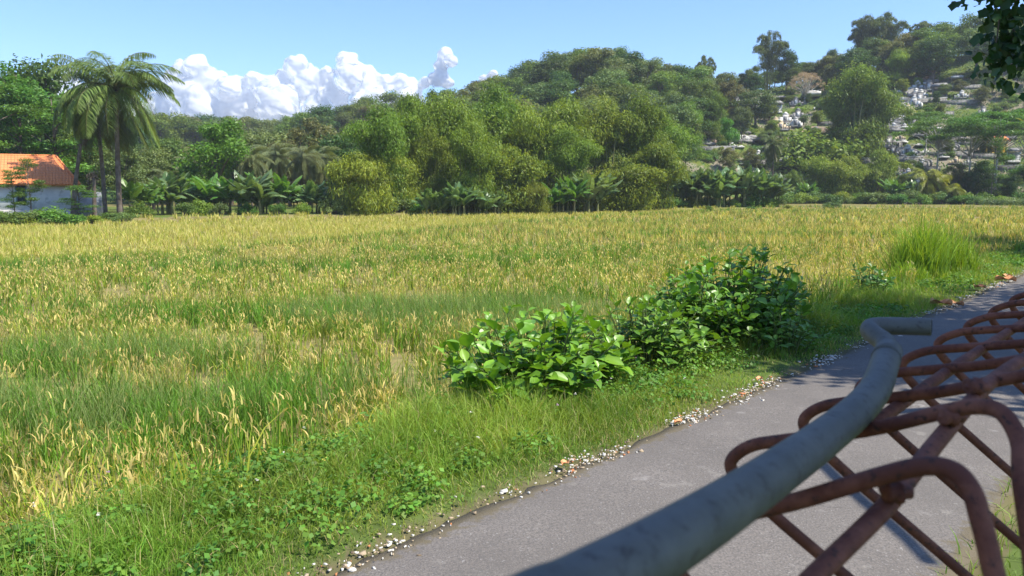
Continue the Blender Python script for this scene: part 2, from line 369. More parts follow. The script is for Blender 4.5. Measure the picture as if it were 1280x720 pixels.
def build_weedy_grass():
    """fine feathery grey green grass standing in the paddy's green patches"""
    mb = MB()
    for cx, cy, rx, ry, k in PATCH[:5]:
        n = int(rx*ry*1900*k); a = rng.uniform(0, 2*math.pi, n); q = np.sqrt(rng.random(n))*1.15
        x, y = cx+q*np.cos(a)*rx, cy+q*np.sin(a)*ry; t, s = along_across(x, y); kp = s > 1.9; x, y = x[kp], y[kp]; n = len(x)
        c = jit(np.array([.17, .27, .065]), n); tip = jit(np.array([.29, .36, .12]), n)
        V, F, C = blades(x, y, ground(x, y), rng.uniform(.55, .85, n)*(1.02-.2*q[kp]), np.full(n, .005), rng.uniform(.1, .6, n), c, tip, 3); mb.add(V, F, C)
    return tag(part('feathery_grass', mb.mesh('feathery_grass', M_grass)), 'fine grey green feathery grass patches among the rice', kind='stuff')
build_weedy_grass()

def build_verge():
    mb = MB()
    for t0, t1, dens, wf, seg in ((-3, 5, 5600, .9, 3), (5, 12, 3000, 1.25, 3), (12, 24, 1100, 2.0, 2), (24, 60, 220, 4, 2)):
        n = int((t1-t0)*2.1*dens); t = rng.uniform(t0, t1, n); s = rng.uniform(0.03, 2.15, n)
        q = RD0+np.outer(t, RDU)+np.outer(s, RDN); x, y = q[:, 0], q[:, 1]
        cl = fbm(x*1.3, y*1.3, 70); kp = (rng.random(n) < np.clip(.35+cl, 0, 1)*np.clip((s+.06+(fbm(t*3, t*0, 5)-.5)*.25)/.16, .06, 1)) & (s < 1.95+.3*(fbm(x, y, 71)))
        x, y, s, cl = x[kp], y[kp], s[kp], cl[kp]; n = len(x)
        gA = np.array([.14, .26, .03]); gB = np.array([.29, .36, .055]); dryc = np.array([.42, .36, .16]); mx = np.clip(fbm(x/.8, y/.8, 72)*1.6-.4+rng.normal(0, .15, n), 0, 1)[:, None]
        c = (gA*(1-mx)+gB*mx)*(.65+.7*fbm(x*1.7, y*1.7, 77))[:, None]; dr = (rng.random(n) < .07+.12*(s < .3)); c[dr] = dryc
        h = rng.uniform(.04, .16, n)*(.25+2.6*cl**2)*np.clip(.35+s*1.1, .4, 1.35)*(1+.25*(wf > 1))
        V, F, C = blades(x, y, ground(x, y)-.01, h, .0055*wf*rng.uniform(.7, 1.4, n), rng.uniform(.1, 1.0, n), jit(c, n), jit(c*1.15, n), seg); mb.add(V, F, C)
    # the other side of the road
    for s0, s1, n in ((-RW+.05, -RW-1.6, 26000), (-RW-1.6, -RW-5, 14000)):
        t = rng.uniform(-4, 22, n)**1; s = rng.uniform(s1, s0, n); q = RD0+np.outer(t, RDU)+np.outer(s, RDN); x, y = q[:, 0], q[:, 1]
        kp = rng.random(n) < np.clip(fbm(x*1.6, y*1.6, 75)*1.9-.35, 0, 1); x, y = x[kp], y[kp]; n = len(x); c = jit(np.array([.17, .27, .045]), n)
        V, F, C = blades(x, y, ground(x, y)-.01, rng.uniform(.05, .2, n), .008*rng.uniform(.7, 1.4, n), rng.uniform(.1, 1.0, n), c, jit(c*1.2, n), 3); mb.add(V, F, C)
    return tag(part('verge_grass', mb.mesh('verge_grass', M_grass)), 'short bright green grass along both edges of the road', kind='stuff')
build_verge()

def leafquads(P, Nn, L, W, col, droop=0.0, up=None):
    """one small rhombic leaf per point; Nn = facing; returns arrays"""
    n = len(P); Nn = Nn/(np.linalg.norm(Nn, axis=1)[:, None]+1e-9)
    r = rng.normal(size=(n, 3)) if up is None else up
    T = r-Nn*np.sum(r*Nn, 1)[:, None]; T /= np.linalg.norm(T, axis=1)[:, None]+1e-9; B = np.cross(Nn, T)
    L = np.broadcast_to(L, (n,))[:, None]; W = np.broadcast_to(W, (n,))[:, None]
    a = P-T*L*.5; b = P+B*W*.5+Nn*L*.08-T*L*.05; c = P+T*L*.5-np.array([0, 0, 1.])*L*droop; d = P-B*W*.5+Nn*L*.08-T*L*.05
    V = np.stack([a, b, c, d], 1).reshape(-1, 3); F = np.arange(4*n).reshape(n, 4)
    return V, [F], np.repeat(np.broadcast_to(col, (n, 3)), 4, 0)

def build_weeds():
    mb = MB()
    t = rng.uniform(-3, 26, 1700); s = rng.uniform(.25, 2.1, 1700)
    q = RD0+np.outer(t, RDU)+np.outer(s, RDN); x, y = q[:, 0], q[:, 1]; kp = rng.random(len(x)) < np.clip(fbm(x*.9, y*.9, 80)*2-.75, 0, 1)
    extra = np.array([[-2.4, 5.2], [-2.0, 5.6], [-2.7, 5.0], [-1.6, 5.0], [-1.9, 4.4], [-2.2, 4.2], [-.6, 6.0], [-.9, 6.2], [1.2, 7.0], [1.7, 7.3], [.9, 6.5], [2.2, 7.9], [3.2, 8.6]])
    pts = np.concatenate([np.column_stack([x, y])[kp], extra])
    for i, (px, py) in enumerate(pts):
        d = math.hypot(px, py); big = i >= kp.sum(); n = int((210 if big else 90)*(1 if d < 12 else .6)); r = rng.uniform(.1, .24)*(1.35 if big else 1)
        u = rng.normal(size=(n, 3)); u[:, 2] = abs(u[:, 2]); u /= np.linalg.norm(u, axis=1)[:, None]; rad = rng.random((n, 1))**.4
        P = np.array([px, py, gz(px, py)+.02])+u*rad*np.array([r, r, r*rng.uniform(.6, 1.1)])
        base = np.array([.11, .26, .04])*(1-.3*rng.random())+np.array([.05, .05, 0])*rng.random()
        sz = rng.uniform(.014, .034, n)*(1 if d < 12 else 1.5); V, F, C = leafquads(P, u+rng.normal(0, .5, (n, 3))+np.array([0, 0, .6]), sz*1.3, sz, jit(base, n)); mb.add(V, F, C)
    return tag(part('broadleaf_weeds', mb.mesh('broadleaf_weeds', M_grass)), 'low small leaved weeds mixed into the grass verge', kind='stuff')
build_weeds()
def build_flowers():
    mb = MB(); n = 55; t = rng.uniform(-2.5, 8, n); s = rng.uniform(.3, 2.1, n); q = RD0+np.outer(t, RDU)+np.outer(s, RDN)
    for (x, y) in q:
        z = gz(x, y)+rng.uniform(.12, .26); c = random.choice([(.75, .72, .7), (.6, .35, .62), (.8, .76, .72), (.75, .6, .12)])
        k = 5; P = np.repeat([[x, y, z]], k, 0)+rng.normal(0, .005, (k, 3)); V, F, C = leafquads(P, np.tile([0, -.3, 1.], (k, 1))+rng.normal(0, .3, (k, 3)), .012, .008, np.array(c)); mb.add(V, F, C)
        V, F, C = blades(np.array([x]), np.array([y]), np.array([gz(x, y)]), np.array([z-gz(x, y)]), np.array([.004]), np.array([.02]), np.array([[.1, .17, .04]]), None, 2); mb.add(V, F, C)
    return tag(part('wild_flowers', mb.mesh('wild_flowers', M_grass)), 'tiny white, purple and yellow flowers dotting the verge', kind='stuff')
build_flowers()

M_chip = plain_mat('litter_chips', (1, 1, 1), (.8, .78, .74), 40, attr=True, rough=.7)
def build_litter():
    mb = MB(); n = 6000; t = np.concatenate([rng.uniform(-2, 6, 2800), rng.uniform(6, 20, 3200)]); s = rng.normal(.02, .06, n)
    kp = rng.random(n) < np.clip(fbm(t*1.5, t*0, 90)*3.6-1.35, .06, 1); t, s = t[kp], s[kp]+(fbm(t[kp]*2.2, t[kp]*0, 21)-.5)*.16
    q = RD0+np.outer(t, RDU)+np.outer(s, RDN)
    for i, (x, y) in enumerate(q):
        d = math.hypot(x, y); sz = random.uniform(.004, .011)*(1 if random.random() < .93 else 1.9)*(1+.04*d); u = random.random()
        c = (.66, .64, .59) if u < .48 else ((.42, .33, .22) if u < .84 else ((.5, .2, .08) if u < .9 else (.2, .15, .1)))
        k = 6; a = np.sort(rng.uniform(0, 2*math.pi, k)); rr = sz*rng.uniform(.5, 1, k); z = gz(x, y)+.016+random.uniform(0, .01)
        sx_, sy_ = rng.uniform(.45, 1.7, 2); tlt = rng.uniform(-.5, .5); top = np.column_stack([x+rr*np.cos(a)*sx_, y+rr*np.sin(a)*sy_+rr*np.cos(a)*tlt, z+rng.uniform(.05, .4, k)*sz]); bot = top.copy(); bot[:, 2] = z-.004
        j = np.arange(k); mb.add(np.concatenate([top, bot, [[x, y, z+sz*.3]]]), [np.stack([j, (j+1) % k, np.full(k, 2*k)], 1), np.stack([j, j+k, (j+1) % k+k, (j+1) % k], 1)], np.array(c)*random.uniform(.85, 1.05))
    return tag(part('roadside_litter', mb.mesh('roadside_litter', M_chip)), 'white and brown chips of litter strewn along the road edge', kind='stuff')
build_litter()
M_dry = plain_mat('dry_leaf', (.42, .17, .07), (.6, .33, .16), 30)
def dry_leaf(x, y, L, label):
    mb = MB(); a = random.uniform(0, 6.28); g = []
    for i in range(9):
        u = i/8; wv = math.sin(math.pi*u**.8)*.33*L+.002
        for k in range(5):
            v = (k-2)/2; g.append([u*L-L/2, v*wv, .25*L*abs(v)**1.5*(.6+.4*math.sin(u*9))+.10*L*math.sin(u*3)+random.uniform(0, .02)*L])
    g = np.array(g); cs, sn = math.cos(a), math.sin(a); g[:, :2] = g[:, :2] @ np.array([[cs, sn], [-sn, cs]])
    F = [[i*5+k, (i+1)*5+k, (i+1)*5+k+1, i*5+k+1] for i in range(8) for k in range(4)]
    mb.add(g, [np.array(F)]); t, s = along_across(x, y); o = part('dry_leaf', mb.mesh('dry_leaf', M_dry, True)); o.location = (x, y, .03 if s < 0 else .05)
    tag(o, label, 'dead leaf', 'fallen leaves on the road edge')
for x, y, L, lb in ((6.45, 11.75, .34, 'curled orange brown leaf on the road edge just above the pipe handle'), (6.75, 11.9, .26, 'smaller brown leaf touching the curled one above the pipe handle'),
                    (8.3, 13.9, .24, 'pale brown leaf lying in white litter beyond the grass clump'), (9.55, 15.15, .38, 'large orange leaf farthest along the road edge'), (9.85, 15.6, .26, 'brown leaf behind the farthest orange leaf'),
                    (2.25, 7.02, .10, 'small orange leaf on asphalt below the taller shrub'), (.33, 4.78, .08, 'tiny rust red leaf in the white litter near the pipe'), (1.25, 5.75, .09, 'small brown leaf in the litter below the large leaved shrub')):
    dry_leaf(x, y, L, lb)

# ------------------------------------------------------------------ tree templates
UP = np.array([0, 0, 1.])
def clump(mb, c, rad, n, L, W, cA, cB, out=1.0, upb=.35, droop=.1, hollow=.45, hang=False):
    u = rng.normal(size=(n, 3)); u /= np.linalg.norm(u, axis=1)[:, None]; q = rng.random((n, 1))**hollow*(1+.12*rng.normal(size=(n, 1)))
    P = np.asarray(c)+u*q*np.asarray(rad); Nn = u*out+rng.normal(0, .75, (n, 3))+UP*upb
    k = np.clip(rng.random((n, 1))*.7+.3*rng.random(), 0, 1); col = np.asarray(cA)*(1-k)+np.asarray(cB)*k
    up = None
    if hang: up = -UP*1.2+rng.normal(0, .55, (n, 3))+u*np.array([.6, .6, 0])
    V, F, C = leafquads(P, Nn, L*rng.uniform(.6, 1.3, n), W*rng.uniform(.6, 1.3, n), jit(col, n, .15, .06), droop, up); mb.add(V, F, C)
def limbs(mb, base, tips, r0, fork=.35, n=6):
    for tp in tips:
        tp = np.asarray(tp, float); b = np.asarray(base, float); m = b+(tp-b)*.5+np.array([0, 0, .06*np.linalg.norm(tp-b)])+rng.normal(0, .04, 3)*np.linalg.norm(tp-b)
        P = smooth_path([b, m, tp], 4); mb.tube(P, np.linspace(r0, r0*.2, len(P)), n)
G1, G2 = (.075, .13, .02), (.18, .25, .035)
def t_broad(seed, n=26, leaf=.34, cA=G1, cB=G2, rx=3.6, z0=3.2, H=10., per=330, bark=None):
    global rng; rng = np.random.default_rng(seed); mb = MB(); tips = []
    for i in range(n):
        a = rng.uniform(0, 6.28); f = rng.random(); z = z0+(H-z0-1.0)*(i+.5)/n; prof = math.sin(math.pi*min(1, (.16+.84*(z-z0)/(H-z0))))**.6
        r = rx*prof*math.sqrt(f)*.85; c = np.array([r*math.cos(a), r*math.sin(a)*.95, z+rng.normal(0, .3)]); rr = rng.uniform(.95, 1.6)
        clump(mb, c, (rr, rr, rr*.75), per, leaf, leaf*.55, cA, cB); tips.append(c)
    tm = MB(); P = smooth_path([(0, 0, -.5), (.1, .05, z0*.6), (-.1, .1, z0+1), (.1, 0, H*.75)], 5); tm.tube(P, np.linspace(.26, .07, len(P)), 8)
    limbs(tm, (0, 0, z0*.8), tips[::2], .12)
    return {'crown': mb.mesh('crown', M_leaf), 'trunk': tm.mesh('trunk', bark or M_bark, True)}, H
def t_bamboo(seed, plumes=15, H=12., spread=4.2, cA=(.085, .15, .016), cB=(.28, .39, .04), per=230):
    global rng; rng = np.random.default_rng(seed); mb = MB(); tm = MB()
    for i in range(plumes):
        a = rng.uniform(0, 6.28); lean = rng.uniform(.15, 1)**.8; h = H*(1-.30*lean)*rng.uniform(.72, 1.0); sp = spread*lean*rng.uniform(.7, 1.05); b = rng.normal(0, .5, 2)
        pts = []
        for t in (0, .35, .6, .8, .92, 1.0):
            rr = sp*t**1.8*1.0; zz = h*(math.sin(min(t*1.12, 1)*math.pi/2))-(.10*h*max(0, t-.8)/.2*lean)
            pts.append([b[0]+rr*math.cos(a), b[1]+rr*math.sin(a), zz])
        P = smooth_path(pts, 4); tm.tube(P, np.linspace(.06, .015, len(P)), 5, cap=False)
        cA2 = np.array(cA)*rng.uniform(.8, 1.15); cB2 = np.array(cB)*rng.uniform(.85, 1.15)
        for k in range(5):
            t = .34+.66*(k+rng.uniform(0, .5))/5; p = P[min(len(P)-1, int(t*(len(P)-1)))]; rr = (1.45-.6*abs(t-.72)*2.2)*rng.uniform(.8, 1.15)*min(1, .55+H/26)
            off = rng.normal(0, .28, 3); off[2] *= .5
            clump(mb, p+off, (rr, rr, rr*.95), per, .36, .085, cA2, cB2, out=.9, upb=.7, droop=.2, hollow=.4, hang=(k % 2 == 0))
        clump(mb, P[-1], (.35, .35, .6), 30, .4, .08, cA2, cB2, hang=True)
    for k in range(30):   # skirts near the foot
        a = rng.uniform(0, 6.28); zz = rng.uniform(.06, .42)*H; rr = spread*rng.uniform(.25, .8)*(.55+zz/H); clump(mb, (rr*math.cos(a), rr*math.sin(a), zz), (1.2, 1.2, 1.1), 190, .4, .085, cA, cB, hang=True)
    return {'foliage': mb.mesh('foliage', M_leafb), 'culms': tm.mesh('culms', M_culm, True)}, H
def t_wisp(seed, H=12., cA=(.075, .12, .035), cB=(.19, .225, .08)):
    """open bamboo whose bare tips arch over"""
    global rng; rng = np.random.default_rng(seed); mb = MB(); tm = MB()
    for i in range(17):
        a = rng.uniform(0, 6.28); lean = rng.uniform(.1, 1); h = H*(1-.22*lean)*rng.uniform(.75, 1.); sp = 3.2*lean; b = rng.normal(0, .5, 2); ca, sa = math.cos(a), math.sin(a)
        tip = [(0, 0), (.25*sp, .4*h), (.55*sp, .72*h), (.8*sp, .9*h), (sp, .985*h), (sp+.5, h), (sp+1.0, .965*h), (sp+1.25, .90*h)]
        P = smooth_path([[b[0]+r*ca, b[1]+r*sa, z] for r, z in tip], 4); tm.tube(P, np.linspace(.06, .018, len(P)), 5, cap=False)
        for t in np.linspace(.22, 1, 15):
            t = min(1, t+rng.uniform(-.03, .03)); p = P[int(t*(len(P)-1))]; rr = (.30+.65*(1-t)**.7)*rng.uniform(.7, 1.25)
            if rng.random() < .9: clump(mb, p+rng.normal(0, .28*(1.1-t), 3), (rr, rr, rr*.9), int(26+90*rr*rr*1.6), .34, .08, cA, cB, out=.7, upb=.4, droop=.2, hollow=.6, hang=True)
    return {'foliage': mb.mesh('foliage', M_leafb), 'culms': tm.mesh('culms', M_culm, True)}, H
def t_layer(seed, H=10., n=15, rx=3.6, cA=(.075, .16, .025), cB=(.15, .26, .04), umb=False, bark=None):
    global rng; rng = np.random.default_rng(seed); mb = MB(); tips = []
    for i in range(n):
        a = rng.uniform(0, 6.28); z = (H*.66+rng.uniform(0, .32)*H) if umb else H*(.25+.73*(i+.5)/n); r = rx*math.sqrt(rng.random())*(1 if umb else 1.05-.55*(z/H)); 
        if umb: z = H*(.95-.16*(r/rx)**2)-rng.uniform(0, .1)*H
        c = np.array([r*math.cos(a), r*math.sin(a), z]); s = rng.uniform(1.1, 1.9); clump(mb, c, (s, s, s*.26), 430, .26, .12, cA, cB, upb=1.3, out=.3, hollow=.6); tips.append(c-UP*.1)
    tm = MB(); P = smooth_path([(0, 0, -.5), (.15, 0, H*.3), (0, .1, H*.6), (.05, 0, H*.93)], 5); tm.tube(P, np.linspace(.16, .03, len(P)), 8)
    for c in tips: limbs(tm, (0.03, .05, c[2]*(.62 if umb else .8)), [c], .06, n=5)
    return {'crown': mb.mesh('crown', M_leaf), 'trunk': tm.mesh('trunk', bark or M_bark, True)}, H
def t_palm(seed, H=12., fr=46, FL=4.9, cA=(.11, .18, .035), cB=(.28, .36, .10), wind=.75, curve=.5):
    global rng; rng = np.random.default_rng(seed); mb = MB(); hub = np.array([curve*.6, 0, H-FL*.55])
    for i in range(fr):
        a = rng.uniform(0, 6.28); el = R(88-140*((i+.5)/fr)**.95+rng.uniform(-7, 7)); L = FL*rng.uniform(.8, 1.05); n = 24; p = hub.copy(); e = el; k = 34
        pts = [p.copy()]; wx = wind*(.25+.3*rng.random())
        for j in range(n):
            d = np.array([math.cos(e)*math.cos(a)+wx*j/n*.5, math.cos(e)*math.sin(a), math.sin(e)]); d /= np.linalg.norm(d); p = p+d*L/n; pts.append(p.copy()); e -= R(3.4+2.2*j/n)*(1 if e > -1.3 else 0)
        pts = np.array(pts); mb.tube(pts[:, :], np.linspace(.05, .008, len(pts)), 4, np.array([.16, .15, .05]), False)
        ts = np.linspace(.12, .99, k); idx = ts*(n); i0 = np.minimum(idx.astype(int), n-1); fpos = pts[i0]+(pts[i0+1]-pts[i0])*(idx-i0)[:, None]; T = pts[i0+1]-pts[i0]; T /= np.linalg.norm(T, axis=1)[:, None]
        side = np.cross(T, UP); side /= np.linalg.norm(side, axis=1)[:, None]+1e-9
        for sg in (-1, 1):
            for rep in range(3):
                fp = fpos+T*rng.uniform(-.05, .05, (k, 1)); ll = 1.1*np.sin(np.pi*(.12+.8*ts))[:, None]*rng.uniform(.8, 1.1, (k, 1))
                D = side*sg*.85+T*.55-UP*rng.uniform(.05, 1.0, (k, 1))+np.array([.25*wind, 0, 0]); D /= np.linalg.norm(D, axis=1)[:, None]
                wv = np.cross(D, UP); wv /= np.linalg.norm(wv, axis=1)[:, None]+1e-9; wv = wv*.02+T*.014
                mid = fp+D*ll*.5; tip = fp+D*ll-UP*ll*.22; V = np.stack([fp-wv*.4, fp+wv*.4, mid+wv, mid-wv, tip], 1).reshape(-1, 3); b = np.arange(k)*5
                kc = rng.random((k, 1)); c = np.array(cA)*(1-kc)+np.array(cB)*kc
                if el < R(-38): c = c*.7+np.array([.22, .16, .07])*.3
                mb.add(V, [np.stack([b, b+1, b+2, b+3], 1), np.stack([b+3, b+2, b+4], 1)], np.repeat(c, 5, 0))
    for i in range(9):
        a = rng.uniform(0, 6.28); c = hub+np.array([.3*math.cos(a), .3*math.sin(a), -.25-.2*rng.random()]); clump(mb, c, (.13, .13, .15), 40, .12, .1, (.2, .16, .03), (.26, .2, .05))
    tm = MB(); P = smooth_path([(0, 0, -.5), (.1*curve, .05, H*.3), (.35*curve, 0, H*.55), hub], 6); tm.tube(P, np.linspace(.2, .12, len(P)), 8)
    return {'fronds': mb.mesh('fronds', M_palm), 'trunk': tm.mesh('trunk', M_bark, True)}, H
def t_banana(seed, H=4., stems=3, lo=.25, cA=(.085, .19, .03), cB=(.16, .28, .05)):
    global rng; rng = np.random.default_rng(seed); mb = MB(); tms = []
    for q in range(stems):
        bx, by = rng.normal(0, .7, 2) if stems > 1 else (0, 0); hs = H*rng.uniform(lo, lo+.17); tm = MB(); tms.append(tm); tm.tube(smooth_path([(bx, by, -.3), (bx, by, hs*.5), (bx+.05, by, hs)], 3), np.linspace(.15, .08, 7), 7)
        for i in range(12):
            a = rng.uniform(0, 6.28); el = R(rng.uniform(25 if i < 3 else 48, 89)); L = H*rng.uniform(.5, .74); n = 12; drp = rng.uniform(0, 7); p = np.array([bx, by, hs]); e = el; C = []; 
            for j in range(n+1):
                C.append(p.copy()); d = np.array([math.cos(e)*math.cos(a), math.cos(e)*math.sin(a), math.sin(e)]); p = p+d*L/n; e -= R(rng.uniform(1, 5)+drp)*(1 if j > 2 else .4)
            C = np.array(C); T = np.gradient(C, axis=0); sd = np.cross(T, UP); sd /= np.linalg.norm(sd, axis=1)[:, None]+1e-9
            t = np.linspace(0, 1, n+1); wv = .34*L/2.2*np.where(t < .12, .06, np.sin(np.pi*np.clip((t-.08)/.92, 0, 1))**.45)
            tear = 1+.0*t; Vv = []; 
            kc = rng.random(); c = np.array(cA)*(1-kc)+np.array(cB)*kc
            for sg in (-1, 1):
                for j in range(n):
                    if rng.random() < .12: continue
                    w0, w1 = wv[j]*rng.uniform(.85, 1), wv[j+1]*rng.uniform(.85, 1); dz0 = -.35*w0-rng.uniform(0, .25)*w0; dz1 = -.35*w1-rng.uniform(0, .25)*w1
                    V = np.array([C[j], C[j+1]-T[j]*.04, C[j+1]+sd[j+1]*sg*w1+UP*dz1-T[j]*.04, C[j]+sd[j]*sg*w0+UP*dz0]); mb.add(V, [np.array([[0, 1, 2, 3]])], c*rng.uniform(.85, 1.15))
            mb.tube(C, np.linspace(.035, .01, n+1), 4, np.array([.22, .26, .08]), False)
    return [('leaves', mb.mesh('leaves', M_ban))]+[('stem', t.mesh('stem', M_culm, True)) for t in tms], H
def t_bush(seed, H=2.2, cA=(.08, .17, .025), cB=(.19, .30, .04), leaf=.2, rx=1.7, n=14, per=170):
    global rng; rng = np.random.default_rng(seed); mb = MB(); tips = []
    for i in range(n):
        a = rng.uniform(0, 6.28); r = rx*math.sqrt(rng.random())*.75; z = (H-.5)*(1-(r/rx)**2*.7)*rng.uniform(.3, 1); c = np.array([r*math.cos(a), r*math.sin(a), z]); s = rng.uniform(.45, .8)
        clump(mb, c, (s, s, s*.8), per, leaf, leaf*.55, cA, cB); tips.append(c)
    tm = MB(); limbs(tm, (0, 0, -.2), tips, .04, n=5)
    return {'foliage': mb.mesh('foliage', M_leaf), 'stems': tm.mesh('stems', M_bark, True)}, H
def t_bare(seed, H=7.):
    global rng; rng = np.random.default_rng(seed); mb = MB(); tips = []
    for i in range(90):
        a = rng.uniform(0, 6.28); b = rng.uniform(.1, 1.5); c = np.array([3.4*math.cos(a)*math.sin(b), 3.4*math.sin(a)*math.sin(b), 3.2+3.4*math.cos(b)])*rng.uniform(.9, 1.05); clump(mb, c, (.5, .5, .4), 45, .2, .07, (.3, .21, .16), (.42, .31, .24)); tips.append(c)
    tm = MB(); tm.tube(smooth_path([(0, 0, -.5), (0, 0, 1), (.1, 0, 3)], 4), np.linspace(.25, .15, 9), 7); limbs(tm, (0, 0, 2.), tips[::2], .07, n=4)
    return {'twigs': mb.mesh('twigs', M_leaf), 'trunk': tm.mesh('trunk', M_palebark, True)}, H

TPL = {
 'broad': [t_broad(100+i, cA=a, cB=b, rx=r) for i, (a, b, r) in enumerate([(G1, G2, 3.6), ((.045, .09, .02), (.10, .165, .03), 3.2), ((.10, .155, .022), (.23, .28, .04), 4.0), ((.08, .125, .035), (.17, .215, .06), 3.4), ((.10, .115, .035), (.21, .20, .06), 3.6)])],
 'bright': [t_broad(120, cA=(.09, .22, .02), cB=(.17, .34, .03), rx=4.0, z0=3.5, n=18), t_broad(121, cA=(.11, .2, .018), cB=(.24, .33, .03), rx=3.5)],
 'bamboo': [t_bamboo(200), t_bamboo(201, spread=3.4), t_bamboo(202, spread=4.8, plumes=18), t_bamboo(203, spread=3.8, cA=(.10, .16, .018), cB=(.31, .365, .04)), t_bamboo(204, plumes=14, spread=3.2, H=12, cA=(.07, .11, .03), cB=(.18, .21, .075), per=90)],
 'wisp': [t_wisp(250), t_wisp(251), t_wisp(252)],
 'dome': [t_bamboo(210, plumes=13, H=6.5, spread=3.2, cA=(.10, .16, .018), cB=(.31, .36, .04), per=210), t_bamboo(211, plumes=12, H=6.5, spread=2.8, cA=(.09, .15, .018), cB=(.28, .34, .036), per=210)],
 'layer': [t_layer(300), t_layer(301, n=11, rx=2.6), t_layer(302, n=20, rx=4.2)],
 'umb': [t_layer(310, umb=True, rx=5.5, n=26, bark=M_palebark), t_layer(311, umb=True, rx=4.5, n=20, bark=M_palebark)],
 'palm': [t_palm(400), t_palm(401, cA=(.07, .12, .03), cB=(.15, .2, .05), curve=-.4), t_palm(402, cA=(.13, .17, .07), cB=(.24, .27, .12), wind=.2), t_palm(403, H=5., FL=3., fr=16, cA=(.2, .25, .03), cB=(.36, .36, .06), wind=.1)],
 'banana': [t_banana(500), t_banana(501, stems=2), t_banana(502, stems=5, lo=.15, cA=(.09, .17, .055), cB=(.19, .28, .12)), t_banana(503, stems=5, lo=.12, cA=(.09, .17, .055), cB=(.19, .28, .12))],
 'bush': [t_bush(600), t_bush(601, cA=(.06, .13, .025), cB=(.13, .22, .035)), t_bush(602, cA=(.15, .22, .025), cB=(.28, .34, .04)), t_bush(603, cA=(.09, .15, .04), cB=(.19, .26, .08), rx=2.1)],
 'bare': [t_bare(700)],
}
rng = np.random.default_rng(99)
KN = {'broad': ('broadleaf_tree', 'tree'), 'bright': ('bright_green_tree', 'tree'), 'bamboo': ('bamboo_clump', 'bamboo'), 'dome': ('low_bamboo_clump', 'bamboo'), 'wisp': ('arching_bamboo', 'bamboo'), 'layer': ('feathery_tree', 'tree'), 'umb': ('umbrella_tree', 'tree'),
      'palm': ('coconut_palm', 'palm'), 'banana': ('banana_plant', 'banana plant'), 'bush': ('bush', 'bush'), 'bare': ('leafless_tree', 'tree')}
def plant(kind, vr, a, d, e, label, group=None, wx=1.0, h=None, rz=None, name=None):
    """a: bearing, d: distance in metres, e: how high the top stands in the view (or h: height in metres)"""
    P = math.atan(120/985.); v = (e+120)/985.; Y = math.cos(P)+v*math.sin(P); k = (a-640)/985./Y; y = d/math.sqrt(1+k*k); x = k*y; g = gz(x, y)
    rise = (-math.sin(P)+v*math.cos(P))/Y
    parts, H0 = TPL[kind][vr % len(TPL[kind])]
    H = h if h is not None else CAM_H+rise*y-g
    H = max(H, .5); s = H/H0; o = empty(name or KN[kind][0], (x, y, g-.05), rng.uniform(0, 6.28) if rz is None else rz, (s*wx, s*wx, s))
    for nm, me in (parts if isinstance(parts, list) else parts.items()): part(nm, me, o)
    return tag(o, label, KN[kind][1], group)
LOOK = {'broad': ['mid green', 'dark green', 'yellowish green', 'greyish green', 'olive brown']}
BL = ['fresh green', 'dark green', 'yellow green', 'pale grey green']
ORD = ['leftmost', 'second', 'third', 'fourth', 'fifth', 'sixth', 'seventh', 'eighth', 'ninth', 'tenth', 'eleventh', 'twelfth', 'thirteenth', 'fourteenth', 'fifteenth', 'sixteenth', 'seventeenth', 'eighteenth', 'nineteenth', 'twentieth', 'twenty first', 'twenty second', 'twenty third', 'twenty fourth', 'twenty fifth', 'rightmost']
def where(a, spots):
    return min(spots, key=lambda s: abs(s[0]-a))[1]
RIDGE = [(-40, 'off the left frame edge'), (40, 'behind the house'), (130, 'behind the palm pair'), (200, 'under the left cloud end'), (250, 'under the left cloud head'), (300, 'at its low dip'), (345, 'under the middle cloud head'), (385, 'left of the tallest cloud head'), (430, 'under the tallest cloud head'), (480, 'where it meets the bamboo'), (520, 'behind the bamboo')]
HILLW = [(570, 'far left over the bamboo'), (630, 'left of its shoulder'), (680, 'on its left shoulder'), (735, 'below its summit'), (790, 'right of its summit'), (840, 'on its right shoulder'), (880, 'under the lone wispy tree')]
CRESTW = [(860, 'near the lone wispy tree'), (920, 'left of the tall wispy bamboo'), (970, 'beside the tall wispy bamboo'), (1020, 'above the leafless tree'), (1070, 'under the arching bamboo'), (1120, 'under the tallest bamboo'), (1180, 'left of the hanging branch'), (1250, 'behind the hanging branch'), (1300, 'at the right frame edge')]
SLOPEW = [(860, 'above the lower terrace wall'), (910, 'right of the lower terrace'), (955, 'around the dark palm'), (1000, 'near the brick horseshoe grave'), (1040, 'left of the big bamboo clump'), (1090, 'below the big bamboo clump'), (1130, 'by the brightest white grave'), (1180, 'under the white capped wall'), (1230, 'among the umbrella trees'), (1280, 'by the right frame edge')]
